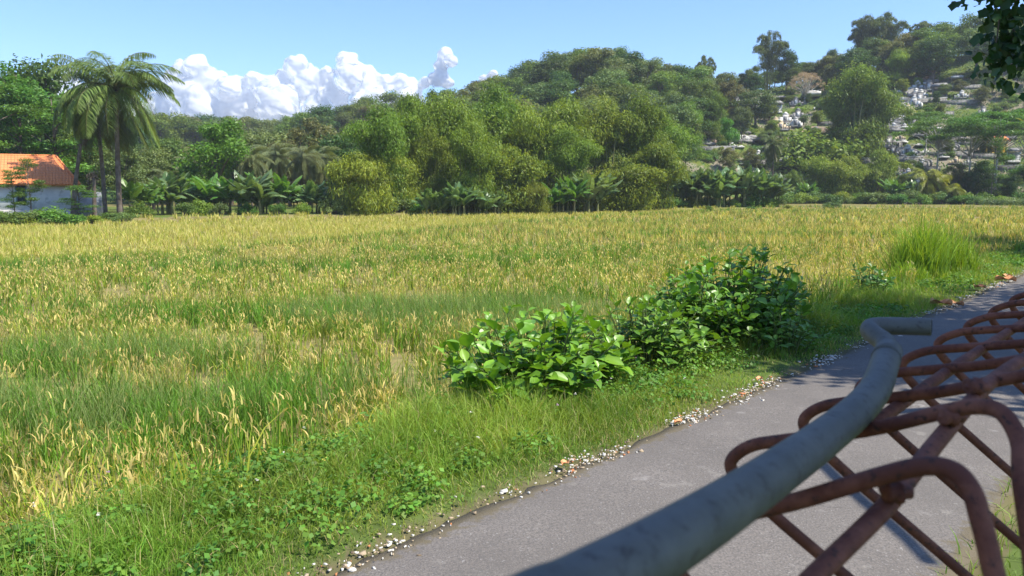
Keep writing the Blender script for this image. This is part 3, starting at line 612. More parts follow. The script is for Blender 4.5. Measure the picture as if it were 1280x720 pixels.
# ------------------------------------------------------------------ planting: left side
plant('palm', 0, 137, 72, 178, 'taller coconut palm with dark trunk, right one of the pair beside the orange roofed house', rz=0, wx=1.08)
plant('palm', 1, 120, 76, 166, 'coconut palm just behind and left of the tallest palm by the house', rz=.4, wx=.85)
plant('broad', 3, 148, 92, 60, 'dark tree filling the gap under the fronds of the palm pair', h=7)
plant('layer', 1, 33, 68, 45, 'thin young feathery tree standing in front of the house roof and windows', rz=1, wx=.85)
plant('layer', 1, 14, 69, 30, 'spindly young tree at the far left in front of the house wall', rz=2, wx=.8)
plant('layer', 1, 97, 69, 10, 'low flat topped young tree at the right corner of the house', rz=4, wx=1.8)
plant('layer', 2, 20, 98, 160, 'tall layered bright green tree rising behind the house roof', wx=1.1)
plant('layer', 2, -30, 92, 165, 'tall layered tree at the left frame edge behind the house', wx=1.1)
plant('layer', 0, 62, 96, 128, 'layered green tree behind the right end of the orange roof', wx=1.3)
plant('broad', 1, 40, 108, 172, 'dark tree top standing behind the layered tree over the house')
plant('broad', 3, -5, 120, 150, 'dull green tree far behind the house at the left edge')
plant('broad', 0, 105, 104, 85, 'rounded tree between the house and the palm trunks', wx=1.2)
plant('bright', 0, 266, 100, 100, 'bright green spreading tree alone above the banana row', wx=1.15)
plant('bright', 1, 238, 84, 22, 'yellow green bushy tree in the middle of the left banana row', wx=1.8)
LB = [(182, 77, 3, 3.2, 'low banana plant at the left end of the left banana row'), (200, 79, 10, 4, 'banana plant between the palm trunks and the yellow green bushy tree'), (214, 81, 12, 4.2, 'banana plant touching the left side of the yellow green bushy tree'),
      (262, 82, 16, 4.4, 'banana plant right of the yellow green bushy tree under the bright spreading tree'), (282, 80, 18, 4.0, None), (300, 80, 22, 4.2, None), (318, 79, 22, 4.4, None), (334, 80, 22, 4.2, None), (350, 80, 18, 4.4, None), (368, 80, 16, 4, None),
      (388, 80, 10, 3.4, 'banana plant second from the right end of the left banana row'), (408, 80, 5, 3.2, 'small pale banana plant at the right end of the left banana row, by the bamboo')]
for i, (a, d, e, h, lb) in enumerate(LB):
    plant('banana', i, a, d, e, lb or 'fresh green banana plant, '+ORD[i]+' from the left in the left banana row', 'banana plants along the left edge of the paddy', h=h*(1.05, .8, 1.1, .9, 1.0, .72, 1.08, .85, 1.0, .78, 1.1, .95)[i])
for i, (a, d, h) in enumerate([(175, 74, 1.6), (228, 76, 1.5), (250, 78, 1.8), (275, 77, 1.3), (308, 78, 1.4), (345, 77, 1.3), (380, 78, 1.4), (420, 79, 2.2)]):
    plant('bush', i, a, d, 0, 'low green bush, '+ORD[i]+' from the left under the left banana row', 'low bushes under the left banana row', h=h)
for i, (a, d, h) in enumerate([(-20, 66, 1.0), (2, 66, 1.1), (24, 66, .9), (44, 66.5, 1.2), (62, 67, 1.5), (80, 67, 1.1), (110, 68.5, .8), (150, 70, .9), (130, 71, .6)]):
    plant('bush', i, a, d, 0, 'low weedy bush at the field edge before the house, '+ORD[i]+' from the left', 'weedy bushes in front of the house', wx=2.0, h=h)
# mid distance trees left of the bamboo
MID = [('broad', 3, 188, 104, 58, 'dusky tree just right of the palm pair'), ('broad', 1, 212, 112, 70, 'dark tree between the palm pair and the bright spreading tree'), ('palm', 2, 236, 106, 45, 'greyish palm left of the bright spreading tree'),
       ('palm', 2, 206, 100, 30, 'grey green palm behind the first banana plants'), ('palm', 2, 312, 100, 58, 'pale palm right of the bright spreading tree'), ('palm', 2, 345, 108, 62, 'dull palm behind the middle of the left banana row'), ('palm', 2, 378, 104, 60, 'dull brownish palm above the right half of the left banana row'),
       ('palm', 2, 402, 110, 58, 'grey palm just left of the bamboo'), ('broad', 4, 385, 128, 92, 'brownish green tree rising between the dull palms and the ridge'), ('broad', 3, 330, 125, 80, 'grey green tree in front of the left ridge'), ('broad', 0, 296, 122, 70, 'dark round tree right behind the bright spreading tree'),
       ('broad', 1, 420, 116, 75, 'dark tree against the left side of the bamboo'), ('broad', 4, 360, 118, 66, 'olive tree behind the dull palms')]
for k, v, a, d, e, lb in MID: plant(k, v, a, d, e, lb, wx=1.15)
for i in range(34):
    a = 150+i*9.4+rng.uniform(-5, 5); vr = int(rng.integers(5)); plant('broad', vr, a, rng.uniform(135, 190), np.interp(a, [150, 300, 440], [62, 66, 78])+rng.uniform(-10, 8), LOOK['broad'][vr]+' tree below the left ridge, '+where(a, RIDGE), 'trees in the belt below the left ridge', wx=rng.uniform(1.1, 1.5))
for i in range(62):
    a = -60+i*9.0+rng.uniform(-5, 5); vr = int(rng.integers(5)); plant('broad', vr, a, rng.uniform(225, 330), np.interp(a, [-60, 0, 150, 200, 240, 290, 330, 360, 400, 430, 460, 520], [95, 95, 95, 96, 104, 92, 90, 98, 110, 108, 118, 125])+rng.uniform(-13, 5), LOOK['broad'][vr]+' tree on the left ridge top, '+where(a, RIDGE), 'trees on the left ridge', wx=rng.uniform(1.2, 1.7))

# ------------------------------------------------------------------ the big bamboo thicket
BB = [('bamboo', 0, 470, 82, 118, 1.0, 'bamboo clump with a pointed top at the left end of the thicket'), ('bamboo', 1, 508, 88, 128, .95, 'tall bamboo clump second from the left of the thicket'), ('bamboo', 2, 560, 92, 142, 1.1, 'tall bamboo clump under the small upright cloud puff'),
      ('wisp', 0, 540, 97, 138, 1.1, 'sparser pale bamboo showing behind the second clump'), ('bamboo', 1, 612, 96, 142, 1.1, 'dense bamboo clump in the middle of the thicket'), ('bamboo', 2, 655, 100, 138, 1.1, 'wide bamboo clump right of the thicket middle'),
      ('bamboo', 0, 700, 102, 126, 1.1, 'bamboo clump below the left shoulder of the high wooded hill'), ('bamboo', 3, 752, 104, 118, 1.05, 'bamboo clump with yellowish plumes below the summit of the wooded hill'), ('bamboo', 1, 800, 106, 128, 1.1, 'upright feathery bamboo clump at the right end of the thicket'),
      ('bamboo', 0, 832, 116, 106, .9, 'last bamboo clump on the right, behind the upright feathery one'), ('bamboo', 3, 590, 84, 92, 1.1, 'yellow green bamboo bulging out at the front of the thicket'), ('dome', 0, 455, 79, 60, 1.1, 'rounded yellow green bamboo mound at the left foot of the thicket'),
      ('dome', 1, 500, 84, 52, 1.0, 'second rounded mound from the left at the foot of the thicket'), ('bamboo', 3, 535, 86, 82, .9, 'round topped bamboo between the left mounds and the bulging one'), ('dome', 1, 640, 87, 60, 1.2, 'rounded bamboo mound above the front banana leaves'),
      ('dome', 0, 672, 86, 18, 1.0, 'small low yellow green bamboo mound behind the field edge'), ('bamboo', 0, 715, 93, 88, 1.0, 'dark bamboo clump beside the low yellow green mound'), ('dome', 0, 783, 97, 42, 1.5, 'broad yellow green mound at the right foot of the thicket'),
      ('dome', 1, 745, 94, 22, 1.1, 'low bamboo mound with a banana plant growing beside it'), ('dome', 1, 815, 103, 62, 1.1, 'rounded bamboo mound at the right edge of the thicket')]
for k, v, a, d, e, wx, lb in BB: plant(k, v, a, d, e, lb, 'bamboo clumps of the thicket behind the field', wx=wx)
for i, (a, d, h, v, lb) in enumerate([(548, 80, 3.6, 3, 'blue green banana plant, leftmost in front of the bamboo thicket'), (575, 80.5, 4.0, 2, 'blue green banana plant, second from left before the bamboo thicket'), (598, 81, 3.8, 3, 'blue green banana plant with hanging leaves, third before the bamboo thicket'),
                          (622, 83, 3.0, 2, 'small banana plant right of the three blue green ones'), (700, 89, 4.2, 0, 'bright banana plant in front of the dark bamboo'), (728, 90, 4.6, 1, 'tall banana plant just left of the broad yellow green mound'), (690, 88, 2.8, 0, 'short banana plant at the foot of the dark bamboo'), (745, 91, 6.0, 3, 'tallest banana plant leaning out of the bamboo thicket')]):
    plant('banana', v, a, d, 0, lb, 'banana plants in front of the bamboo', h=h)
for i, a in enumerate(np.linspace(445, 840, 26)):
    plant('bush', i, a+rng.uniform(-5, 5), np.interp(a, FB[0], FB[1])+1.5, 0, 'small bush at the foot of the bamboo thicket, '+ORD[i]+' from the left', 'bushes at the foot of the bamboo', wx=1.4, h=rng.uniform(1.0, 2.2))

# ------------------------------------------------------------------ central wooded hill
sky_e = ([480, 560, 640, 670, 700, 745, 790, 820, 860, 900, 960, 1040, 1100, 1180, 1300], [118, 126, 150, 163, 170, 180, 168, 155, 152, 150, 158, 172, 190, 200, 200])
for i in range(80):
    a = 560+(i % 40)*8.0+rng.uniform(-5, 5); row = i//40; d = (rng.uniform(205, 245), rng.uniform(150, 200))[row]
    g = gz(*polar(a, d)); top = CAM_H+np.interp(a, *sky_e)/985.*d
    h = rng.uniform(9, 13) if row else max(6, min(16, top-g-rng.uniform(0, 2.5)))
    vr = int(rng.integers(5)); plant('broad', vr, a, d, 0, LOOK['broad'][vr]+(' lower' if row else ' upper')+' tree on the central hill, '+where(a, HILLW), 'trees on the central hill', wx=rng.uniform(1.1, 1.5), h=h)
for a, d, e, v, lb in ((668, 225, 165, 1, 'dark round tree on the left shoulder of the central hill'), (702, 228, 176, 3, 'small dark tree poking up left of the hill summit'), (735, 228, 181, 2, 'broad pale green tree on the left of the hill summit'), (768, 228, 182, 0, 'broad tree forming the summit of the central hill'), (742, 190, 128, 1, 'nearly black green tree in the middle of the central hill'), (790, 195, 112, 3, 'greyish tree on the right slope of the central hill'), (835, 225, 160, 4, 'brownish tree on the right shoulder of the central hill'), (872, 228, 156, 0, 'round tree right of the shoulder, under the lone wispy tree'), (908, 234, 152, 3, 'pale round tree filling the dip right of the lone wispy tree')):
    plant('broad', v, a, d, e, lb, wx=1.3)

# ------------------------------------------------------------------ right hill: crest
CR = [('wisp', 1, 884, 240, 172, .9, 'wispy tree with curling tips standing alone on the crest right of the summit'), ('wisp', 1, 962, 245, 202, 1.0, 'tall wispy bamboo with curling tips on the crest, middle of the gap'), ('broad', 1, 985, 246, 180, .9, 'dark tree hugging the right side of the wispy crest bamboo'),
      ('broad', 0, 940, 242, 160, 1.0, 'round crest tree left of the tall wispy bamboo'), ('broad', 1, 1040, 255, 180, .8, 'slim dark tree on the crest between the two wispy bamboos'), ('broad', 3, 1015, 250, 165, 1.2, 'low crest tree above the leafless pinkish tree'),
      ('wisp', 2, 1080, 262, 222, 1.1, 'large wispy bamboo with arching tips on the highest crest'), ('wisp', 2, 1112, 262, 226, 1.2, 'tallest bamboo on the right crest against the sky'), ('wisp', 2, 1150, 266, 215, 1.2, 'bamboo right of the tallest one on the crest'),
      ('broad', 1, 1090, 256, 195, 1.2, 'dark tree under the arching crest bamboo'), ('bamboo', 0, 1125, 240, 182, 1.3, 'green bamboo on the slope just below the highest crest'), ('bamboo', 2, 1075, 236, 165, 1.2, 'spreading bamboo below the left of the highest crest'),
      ('broad', 2, 1185, 262, 205, 1.2, 'rounded tree on the crest left of the hanging branch'), ('broad', 1, 1165, 245, 165, 1.2, 'dark tree behind the upper graves'), ('broad', 1, 1215, 258, 200, 1.3, 'dark crest tree hidden behind the hanging branch'), ('wisp', 2, 1262, 262, 218, 1.3, 'tall bamboo on the crest right of the hanging branch'),
      ('bamboo', 3, 1262, 225, 142, 1.3, 'yellow green bamboo on the upper slope at the right frame edge'), ('bare', 0, 1008, 232, 150, 1.25, 'leafless pinkish brown tree on the upper slope'), ('bamboo', 3, 1300, 250, 200, 1.3, 'bamboo beyond the right frame edge on the crest'),
      ('bamboo', 3, 1068, 186, 162, 1.25, 'big yellow green bamboo clump standing among the graves'), ('bamboo', 1, 1092, 188, 148, 1.1, 'right half of the big bamboo clump among the graves'), ('bamboo', 3, 1048, 190, 130, .9, 'left flank of the big bamboo clump among the graves')]
for k, v, a, d, e, wx, lb in CR: plant(k, v, a, d, e, lb, wx=wx)
for i in range(40):
    a = 845+i*11.5+rng.uniform(-4, 4); d = rng.uniform(238, 275); g = gz(*polar(a, d)); top = CAM_H+(np.interp(a, *sky_e)-14)/985.*d
    vr = int(rng.integers(5)); plant('broad', vr, a, d, 0, LOOK['broad'][vr]+' tree on the right crest, '+where(a, CRESTW), 'trees along the right crest', wx=1.4, h=float(np.clip(top-g, 5, 13))*rng.uniform(.8, 1))
# upper left part of the grave slope is wooded
SL = [('bamboo', 0, 862, 168, 118, 1.0, 'small bamboo on the slope right of the big thicket'), ('bamboo', 1, 895, 185, 128, 1.0, 'dark small bamboo on the upper slope left of the graves'), ('broad', 0, 878, 200, 140, 1.2, 'round tree on the slope below the lone wispy tree'), ('broad', 4, 915, 210, 140, 1.2, 'olive tree in the middle of the upper slope'), ('broad', 3, 945, 205, 130, 1.5, 'pale rounded tree above the upper graves'),
      ('broad', 3, 928, 190, 110, .8, 'greyish slim tree among the upper left graves'), ('bright', 0, 912, 180, 96, .9, 'blue green tree beside the greyish slim one'), ('broad', 1, 858, 160, 70, 1.0, 'dark tree at the upper left of the lower graves'), ('palm', 1, 968, 168, 72, .9, 'dark palm like tree standing in the middle of the graves'), ('broad', 1, 966, 172, 58, .9, 'dark bush tree behind the palm among the graves'),
      ('broad', 0, 1150, 178, 38, .8, 'bright bushy tree right of the grave terraces'), ('umb', 0, 1175, 176, 98, 1.0, 'flat topped umbrella tree with pale limbs, left one on the right slope'), ('umb', 1, 1215, 174, 92, 1.1, 'flat topped umbrella tree between the left one and the frame edge'), ('umb', 0, 1252, 172, 108, 1.1, 'larger umbrella tree with pale trunks near the right frame edge'), ('umb', 1, 1290, 170, 100, 1.1, 'umbrella tree cut by the right frame edge'),
      ('umb', 1, 1160, 190, 108, .9, 'umbrella tree top just above the left umbrella tree'), ('broad', 1, 1225, 166, 38, 1.1, 'very dark round tree left of the orange roofed shrine'), ('broad', 1, 1262, 163, 22, 1.1, 'dark low tree below the orange roofed shrine'), ('layer', 1, 1245, 160, 70, .7, 'slender pale trunked tree before the dark round tree'),
      ('dome', 0, 1032, 163, 52, 1.0, 'low olive bamboo at the foot of the slope, left of three'), ('dome', 1, 1052, 160, 46, 1.0, 'low dark green bamboo at the foot of the slope, middle of three'), ('dome', 0, 1082, 161, 40, 1.0, 'low yellowish bamboo at the foot of the slope, right of three'), ('dome', 1, 1110, 166, 55, .8, 'olive bamboo just below the terrace graves'), ('broad', 0, 1098, 160, 30, .9, 'leafy tree at the foot of the slope below the terrace graves'),
      ('dome', 1, 992, 160, 28, .7, 'small round bush like bamboo beside the white slab grave'), ('palm', 3, 1160, 156, 32, 1.0, 'young yellowish palm at the foot of the right slope'), ('palm', 3, 1176, 158, 30, 1.0, 'second young palm, darker, right of the yellowish one'), ('palm', 3, 1190, 155, 12, 1.2, 'low spreading young palm at the foot of the right slope'), ('bush', 2, 1017, 180, 88, 1.3, 'pale green rounded bush above the brick horseshoe grave')]
for k, v, a, d, e, wx, lb in SL: plant(k, v, a, d, e, lb, wx=wx)
RB = [(848, 114, 4.6), (862, 113, 5.6), (874, 112, 6.2), (886, 113, 6.4), (898, 114, 6.4), (910, 115, 6.6), (922, 116, 6.6), (934, 117, 6.4), (946, 118, 6.2), (957, 119, 6.0), (966, 120, 5.0)]
for i, (a, d, h) in enumerate(RB):
    lb = {0: 'pale young banana plant at the left end of the right banana row', 2: 'blue green banana plant with a red brown trunk in the right banana row', 9: 'round headed banana plant second from the right end of the right banana row', 10: 'short banana plant at the right end of the right banana row'}.get(i, 'grey green banana plant, '+ORD[i]+' from the left in the right banana row')
    plant('banana', 2+i % 2, a, d, 0, lb, 'banana plants of the right row', h=h, wx=.9)
for i, (a, d, h, lb) in enumerate([(1005, 156, 4.2, 'banana plant at the foot of the grave slope, left'), (1018, 155, 4.4, 'banana plant beside the left one at the foot of the grave slope'), (1120, 156, 5, 'bright banana plant below the terrace graves'), (1135, 157, 4.6, 'banana plant right of the bright one below the terrace graves')]):
    plant('banana', i % 2, a, d, 0, lb, h=h)
for i in range(30):
    a = 985+i*10.3+rng.uniform(-4, 4); plant('bush', i, a, rng.uniform(150, 156), 0, BL[i % 4]+' bush in the slope foot hedge, '+where(a, SLOPEW), 'bushes along the foot of the slope', h=rng.uniform(1.4, 2.8), wx=1.3)
for i in range(190):
    a = rng.uniform(848, 1300); d = rng.uniform(165, 242)
    if 1120 < a < 1240 and 200 < d < 236: continue
    plant('bush', i, a, d, 0, BL[i % 4]+(' lower' if d < 185 else (' middle' if d < 212 else ' upper'))+' bush among the graves, '+where(a, SLOPEW), 'bushes on the grave slope', h=rng.uniform(1.0, 2.4), wx=rng.uniform(1, 1.6))
for i, (a, d, h, lb) in enumerate([(885, 103, .9, 'low bright bush before the blue green banana plants'), (940, 108, .8, 'small dark bush on the grass strip beyond the paddy'), (985, 112, 1.0, 'lone upright bush on the grass strip, left'), (1040, 118, 1.3, 'lone dark bush on the grass strip, right'), (1036, 117, .9, 'small bush touching the lone dark bush')]):
    plant('bush', i, a, d, 0, lb, h=h, wx=1.3)
for i in range(12):
    plant('bush', i, 846+i*11.5, 111+i*.7, 0, BL[i % 4]+' bush at the foot of the right banana row, '+ORD[i]+' from the left', 'bushes under the right banana row', h=rng.uniform(1.2, 2.2), wx=1.3)
for i in range(75):
    a = rng.uniform(850, 1300); d = rng.uniform(166, 238); vr = int(rng.integers(5))
    plant('broad', vr, a, d, 0, LOOK['broad'][vr]+(' lower' if d < 185 else (' middle' if d < 212 else ' upper'))+' small tree among the graves, '+where(a, SLOPEW), 'small trees on the grave slope', h=rng.uniform(2.6, 5.0), wx=rng.uniform(1, 1.5))
def build_hedge():
    mb = MB()
    for i in range(44):
        a = 1225+i*2.3; x, y = polar(a, 146+rng.uniform(-1.2, 1.2)); clump(mb, (x, y, gz(x, y)+.6), (.7, .7, .7), 60, .35, .12, (.12, .19, .07), (.2, .26, .11), upb=1)
    return tag(part('vegetable_crop', mb.mesh('vegetable_crop', M_leaf)), 'pale green row crop at the far right below the slope', kind='stuff')
build_hedge()
def build_scrub():
    """wild ground cover on all the slopes"""
    mb = MB(); n = 190000; a = rng.uniform(-100, 1400, n); d = np.sqrt(rng.uniform(135**2, 290**2, n)); k = (a-640)/985.; y = d/np.sqrt(1+k*k); x = k*y
    f = fbm(x/3.5, y/3.5, 120); kp = (f > .36) & (hill(x, y) > .15); x, y, f, d = x[kp], y[kp], f[kp], d[kp]; n = len(x)
    z = ground(x, y)+rng.random(n)*(.15+3.2*(f-.36)); P = np.column_stack([x, y, z]); mix = np.clip(fbm(x/8, y/8, 121)*1.5-.3+rng.normal(0, .12, n), 0, 1)[:, None]
    c = np.array([.06, .125, .025])*(1-mix)+np.array([.16, .245, .045])*mix
    V, F, C = leafquads(P, rng.normal(0, .6, (n, 3))+np.array([0, -.5, .9]), rng.uniform(.3, .6, n), rng.uniform(.18, .35, n), jit(c, n)); mb.add(V, F, C)
    return tag(part('slope_scrub', mb.mesh('slope_scrub', M_leaf)), 'wild green ground cover over the hill slopes', kind='stuff')
build_scrub()

# ------------------------------------------------------------------ the house
M_wall = plain_mat('whitewash', (.66, .68, .68), (.54, .57, .58), 1.2, bump=.1, c3=(.42, .45, .46), s3=2); M_plinth = plain_mat('plinth', (.62, .58, .52), (.5, .47, .43), 2)
M_annex = plain_mat('grey_render', (.30, .31, .33), (.22, .23, .25), 2); M_dark = plain_mat('dark_glass', (.02, .03, .05), (.03, .05, .08), 2, rough=.2); M_frame = plain_mat('blue_frame', (.10, .2, .3), (.12, .24, .34), 4)
def roof_mat():
    m, n, o = newmat('orange_tiles'); tc = N(n, 'ShaderNodeTexCoord'); L = n.links.new
    w1 = N(n, 'ShaderNodeTexWave'); w1.bands_direction = 'Z'; w1.inputs['Scale'].default_value = 1.4; w1.inputs['Distortion'].default_value = .3; L(tc.outputs['Object'], w1.inputs['Vector'])
    w2 = N(n, 'ShaderNodeTexWave'); w2.bands_direction = 'X'; w2.inputs['Scale'].default_value = 1.3; L(tc.outputs['Object'], w2.inputs['Vector'])
    z = N(n, 'ShaderNodeTexNoise'); z.inputs['Scale'].default_value = 1.5; z.inputs['Detail'].default_value = 8; L(tc.outputs['Object'], z.inputs['Vector'])
    c = mixc(n, z.outputs['Fac'], (.86, .30, .10), (.62, .19, .06)); m2 = N(n, 'ShaderNodeMath', operation='MULTIPLY'); L(w1.outputs['Fac'], m2.inputs[0]); m2.inputs[1].default_value = .25
    c = mixc(n, m2.outputs[0], c, (.5, .15, .05)); p = N(n, 'ShaderNodeBsdfPrincipled'); p.inputs['Roughness'].default_value = .75; L(c, p.inputs['Base Color'])
    ad = N(n, 'ShaderNodeMath', operation='ADD'); L(w1.outputs['Fac'], ad.inputs[0]); L(w2.outputs['Fac'], ad.inputs[1]); b = N(n, 'ShaderNodeBump'); b.inputs['Distance'].default_value = .06; L(ad.outputs[0], b.inputs['Height']); L(b.outputs[0], p.inputs['Normal']); L(p.outputs[0], o.inputs[0]); return m
M_tile = roof_mat()
def build_house():
    x, y = polar(92, 78); g = gz(x, y); a = math.atan2(x, y); o = empty('house', (x, y, g), -a*1.0)     # local -y looks back at the road; local x runs along the facade
    Lh, D, Hw = 15.0, 7.0, 2.95; mb = MB(); mb.box((-Lh/2, D/2, Hw/2+.2), (Lh, D, Hw-.4)); part('wall', mb.mesh('wall', M_wall), o)
    mb = MB(); mb.box((-Lh/2, D/2, .1), (Lh+.3, D+.3, 1.0)); part('plinth', mb.mesh('plinth', M_plinth), o)
    rm = MB(); e = .75; x0, x1, y0, y1, z0, z1 = -Lh-e, e, -e, D+e, Hw-.15, Hw+2.35; rx = 1.7
    V = [(x0, y0, z0), (x1, y0, z0), (x1, y1, z0), (x0, y1, z0), (x0+rx, (y0+y1)/2, z1), (x1-rx, (y0+y1)/2, z1)]; V2 = [(p[0], p[1], p[2]-.14) for p in V[:4]]
    rm.add(V+V2, [np.array([[0, 1, 5, 4], [2, 3, 4, 5], [0, 6, 7, 1], [1, 7, 8, 2], [2, 8, 9, 3], [3, 9, 6, 0], [9, 8, 7, 6]]), np.array([[1, 2, 5], [3, 0, 4]])]); rf = part('roof', rm.mesh('roof', M_tile), o)
    rg = MB()
    for p, q in ((4, 5), (0, 4), (1, 5), (2, 5), (3, 4)): rg.tube([V[p], V[q]], .09, 6)
    part('ridge_cap', rg.mesh('ridge_cap', M_tile, True), rf)
    for wx, ww, wh, zc in ((-3.6, .62, 1.5, 1.95), (-6.6, .8, 1.9, 1.55), (-10.2, .8, 1.5, 1.95), (-13, .8, 1.5, 1.95)):
        f = MB(); 
        for s in (-1, 1): f.box((wx+s*(ww/2+.04), -.03, zc), (.09, .12, wh+.16)); f.box((wx, -.03, zc+s*(wh/2+.04)), (ww, .115, .09))
        fo = part('window', f.mesh('window', M_frame), o); p = MB(); p.box((wx, -.01, zc), (ww, .05, wh)); part('pane', p.mesh('pane', M_dark), fo)
    an = MB(); an.box((1.3, 2.6, 1.0), (2.3, 4.2, 2.2), 0, None, .93); part('annex', an.mesh('annex', M_annex), o)
    return tag(o, 'low white and pale blue house under an orange tiled hip roof', 'house')
build_house()
def trunkonly(a, d, h, lean, r, label):
    x, y = polar(a, d); mb = MB(); P = smooth_path([(0, 0, -.4), (lean*.35, 0, h*.4), (lean, 0, h)], 6); mb.tube(P, np.linspace(r, r*.6, len(P)), 8)
    for k in range(5): clump(mb, (lean+rng.uniform(-.3, .3), rng.uniform(-.3, .3), h+rng.uniform(-.2, .3)), (.3, .3, .5), 30, .3, .05, (.2, .17, .1), (.28, .24, .15))
    o = part('dead_palm_trunk', mb.mesh('dead_palm_trunk', M_bark, True)); o.location = (x, y, gz(x, y)); tag(o, label, 'tree trunk')
trunkonly(92, 74, 6.0, 1.1, .22, 'leaning dead trunk between the roof corner and the palms'); trunkonly(120, 70.5, 3.2, .15, .2, 'short broken trunk standing left of the palm trunks')

# ------------------------------------------------------------------ graves on the right hill
M_white = plain_mat('limewash', (.62, .61, .57), (.45, .44, .41), 1.5, bump=.15, c3=(.27, .26, .23), s3=1.6); M_grey = plain_mat('weathered_cement', (.26, .25, .235), (.15, .145, .135), 1.2, c3=(.12, .12, .10), s3=2)
M_brick = plain_mat('brown_brick', (.36, .24, .17), (.26, .2, .15), 2); M_stone = plain_mat('headstone', (.16, .16, .16), (.24, .23, .22), 3); M_cream = plain_mat('cream_paint', (.62, .5, .32), (.5, .4, .27), 2); M_orange = plain_mat('orange_paint', (.7, .22, .08), (.55, .17, .07), 2); M_yel = plain_mat('yellow_paint', (.75, .5, .1), (.65, .42, .1), 2)
def arc_wall(mb, r, a0, a1, h0, h1, th, n=18, cy=0):
    """curved wall, higher in the middle"""
    A = np.linspace(a0, a1, n); V = []
    for i, a in enumerate(A):
        h = h0+(h1-h0)*math.sin(math.pi*i/(n-1))**1.3
        for rr, z in ((r, -.6), (r, h), (r+th, h), (r+th, -.6)): V.append((rr*math.cos(a), cy+rr*math.sin(a), z))
    j = np.arange(n-1)*4; F = np.concatenate([np.stack([j+k, j+(k+1) % 4, j+4+(k+1) % 4, j+4+k], 1) for k in range(4)]); e = (n-1)*4
    mb.add(V, [np.concatenate([F, [[0, 3, 2, 1], [e, e+1, e+2, e+3]]])])
def g_shoe(mw, mf):
    w_ = MB(); arc_wall(w_, 1.9, R(0), R(180), .45, 1.5, .35); [w_.box((s*2.07, -.55, .2), (.35, 1.2, 1.2), 0, None, .8) for s in (-1, 1)]
    arc_wall(w_, 2.5, R(10), R(170), .9, 2.0, .25)
    f = MB(); f.box((0, -.2, -.15), (3.7, 2.6, .7)); f.box((0, -1.7, -.45), (4.6, 1.2, .7))
    s = MB(); s.box((0, .9, .75), (1.1, .3, 1.2), 0, None, .9); s.add([(-.75, .72, 1.35), (.75, .72, 1.35), (0, .72, 1.9), (-.75, 1.08, 1.35), (.75, 1.08, 1.35), (0, 1.08, 1.9)], [np.array([[0, 1, 2], [5, 4, 3]]), np.array([[0, 2, 5, 3], [1, 4, 5, 2], [0, 3, 4, 1]])])
    m = MB(); u = []
    for i in range(7):
        for k in range(14): q = i/6*math.pi/2; p = k/14*6.283; u.append((1.45*math.cos(q)*math.cos(p), 1.5+1.2*math.cos(q)*math.sin(p), 1.1*math.sin(q)))
    b = np.arange(14); F = np.concatenate([np.stack([i*14+b, i*14+(b+1) % 14, (i+1)*14+(b+1) % 14, (i+1)*14+b], 1) for i in range(6)]); m.add(u, [F])
    return {'arch_wall': w_.mesh('arch_wall', mw), 'forecourt': f.mesh('forecourt', M_grey), 'headstone': s.mesh('headstone', mf), 'mound': m.mesh('mound', M_grey, True)}
def g_gable(mw, mf):
    w_ = MB(); w_.box((0, .35, .9), (1.5, .35, 2.6)); w_.add([(-.95, .15, 2.2), (.95, .15, 2.2), (0, .15, 2.9), (-.95, .55, 2.2), (.95, .55, 2.2), (0, .55, 2.9)], [np.array([[0, 1, 2], [5, 4, 3]]), np.array([[0, 2, 5, 3], [1, 4, 5, 2], [0, 3, 4, 1]])])
    for s in (-1, 1): w_.box((s*1.15, .3, .5), (.8, .3, 1.9)); w_.box((s*1.9, .1, .2), (.7, .3, 1.4)); w_.box((s*2.2, -.8, .05), (.3, 1.9, 1.1)); w_.box((s*2.2, -1.8, .55), (.4, .4, .6), 0, None, .3)
    f = MB(); f.box((0, -.8, -.3), (4.1, 2.0, .6)); s_ = MB(); s_.box((0, .15, .95), (.85, .1, 1.5)); return {'stele_wall': w_.mesh('stele_wall', mw), 'forecourt': f.mesh('forecourt', M_grey), 'plaque': s_.mesh('plaque', mf)}
def g_slab(mw, mf):
    w_ = MB(); w_.box((0, 0, .1), (2.0, 3.4, 1.0)); w_.box((0, 0, .72), (1.5, 2.8, .24)); w_.box((0, 1.5, 1.3), (1.3, .25, 1.0), 0, None, .75); f = MB(); f.box((0, -.1, .9), (1.1, 2.2, .12)); return {'tomb_box': w_.mesh('tomb_box', mw), 'lid': f.mesh('lid', mf)}
def g_terrace(L, mw, mf):
    w_ = MB(); w_.box((0, 0, .1), (L, .5, 2.6)); c = MB(); c.box((0, -.05, 1.52), (L+.3, .75, .24)); out = [('retaining_wall', w_.mesh('retaining_wall', mw)), ('coping', c.mesh('coping', mf))]
    for i in range(4): f = MB(); f.box((-L/2+.3+i*(L-.6)/3, -.32, .1), (.3, .14, 2.5)); out.append(('buttress', f.mesh('buttress', mw)))
    return out
def g_roofed(mw, mr):
    w_ = MB(); 
    for sx in (-1, 1):
        for sy in (-1, 1): w_.box((sx*1.5, sy*1.1, .7), (.28, .28, 2.6))
    w_.box((0, .9, .6), (2.8, .2, 2.4)); w_.box((0, 0, -.3), (3.5, 2.8, .5)); r = MB(); r.add([(-2.1, -1.6, 1.98), (2.1, -1.6, 1.98), (2.1, 1.6, 1.98), (-2.1, 1.6, 1.98), (-1.2, 0, 2.9), (1.2, 0, 2.9)], [np.array([[0, 1, 5, 4], [2, 3, 4, 5], [3, 2, 1, 0]]), np.array([[1, 2, 5], [3, 0, 4]])])
    return {'pillars': w_.mesh('pillars', mw), 'roof': r.mesh('roof', mr)}
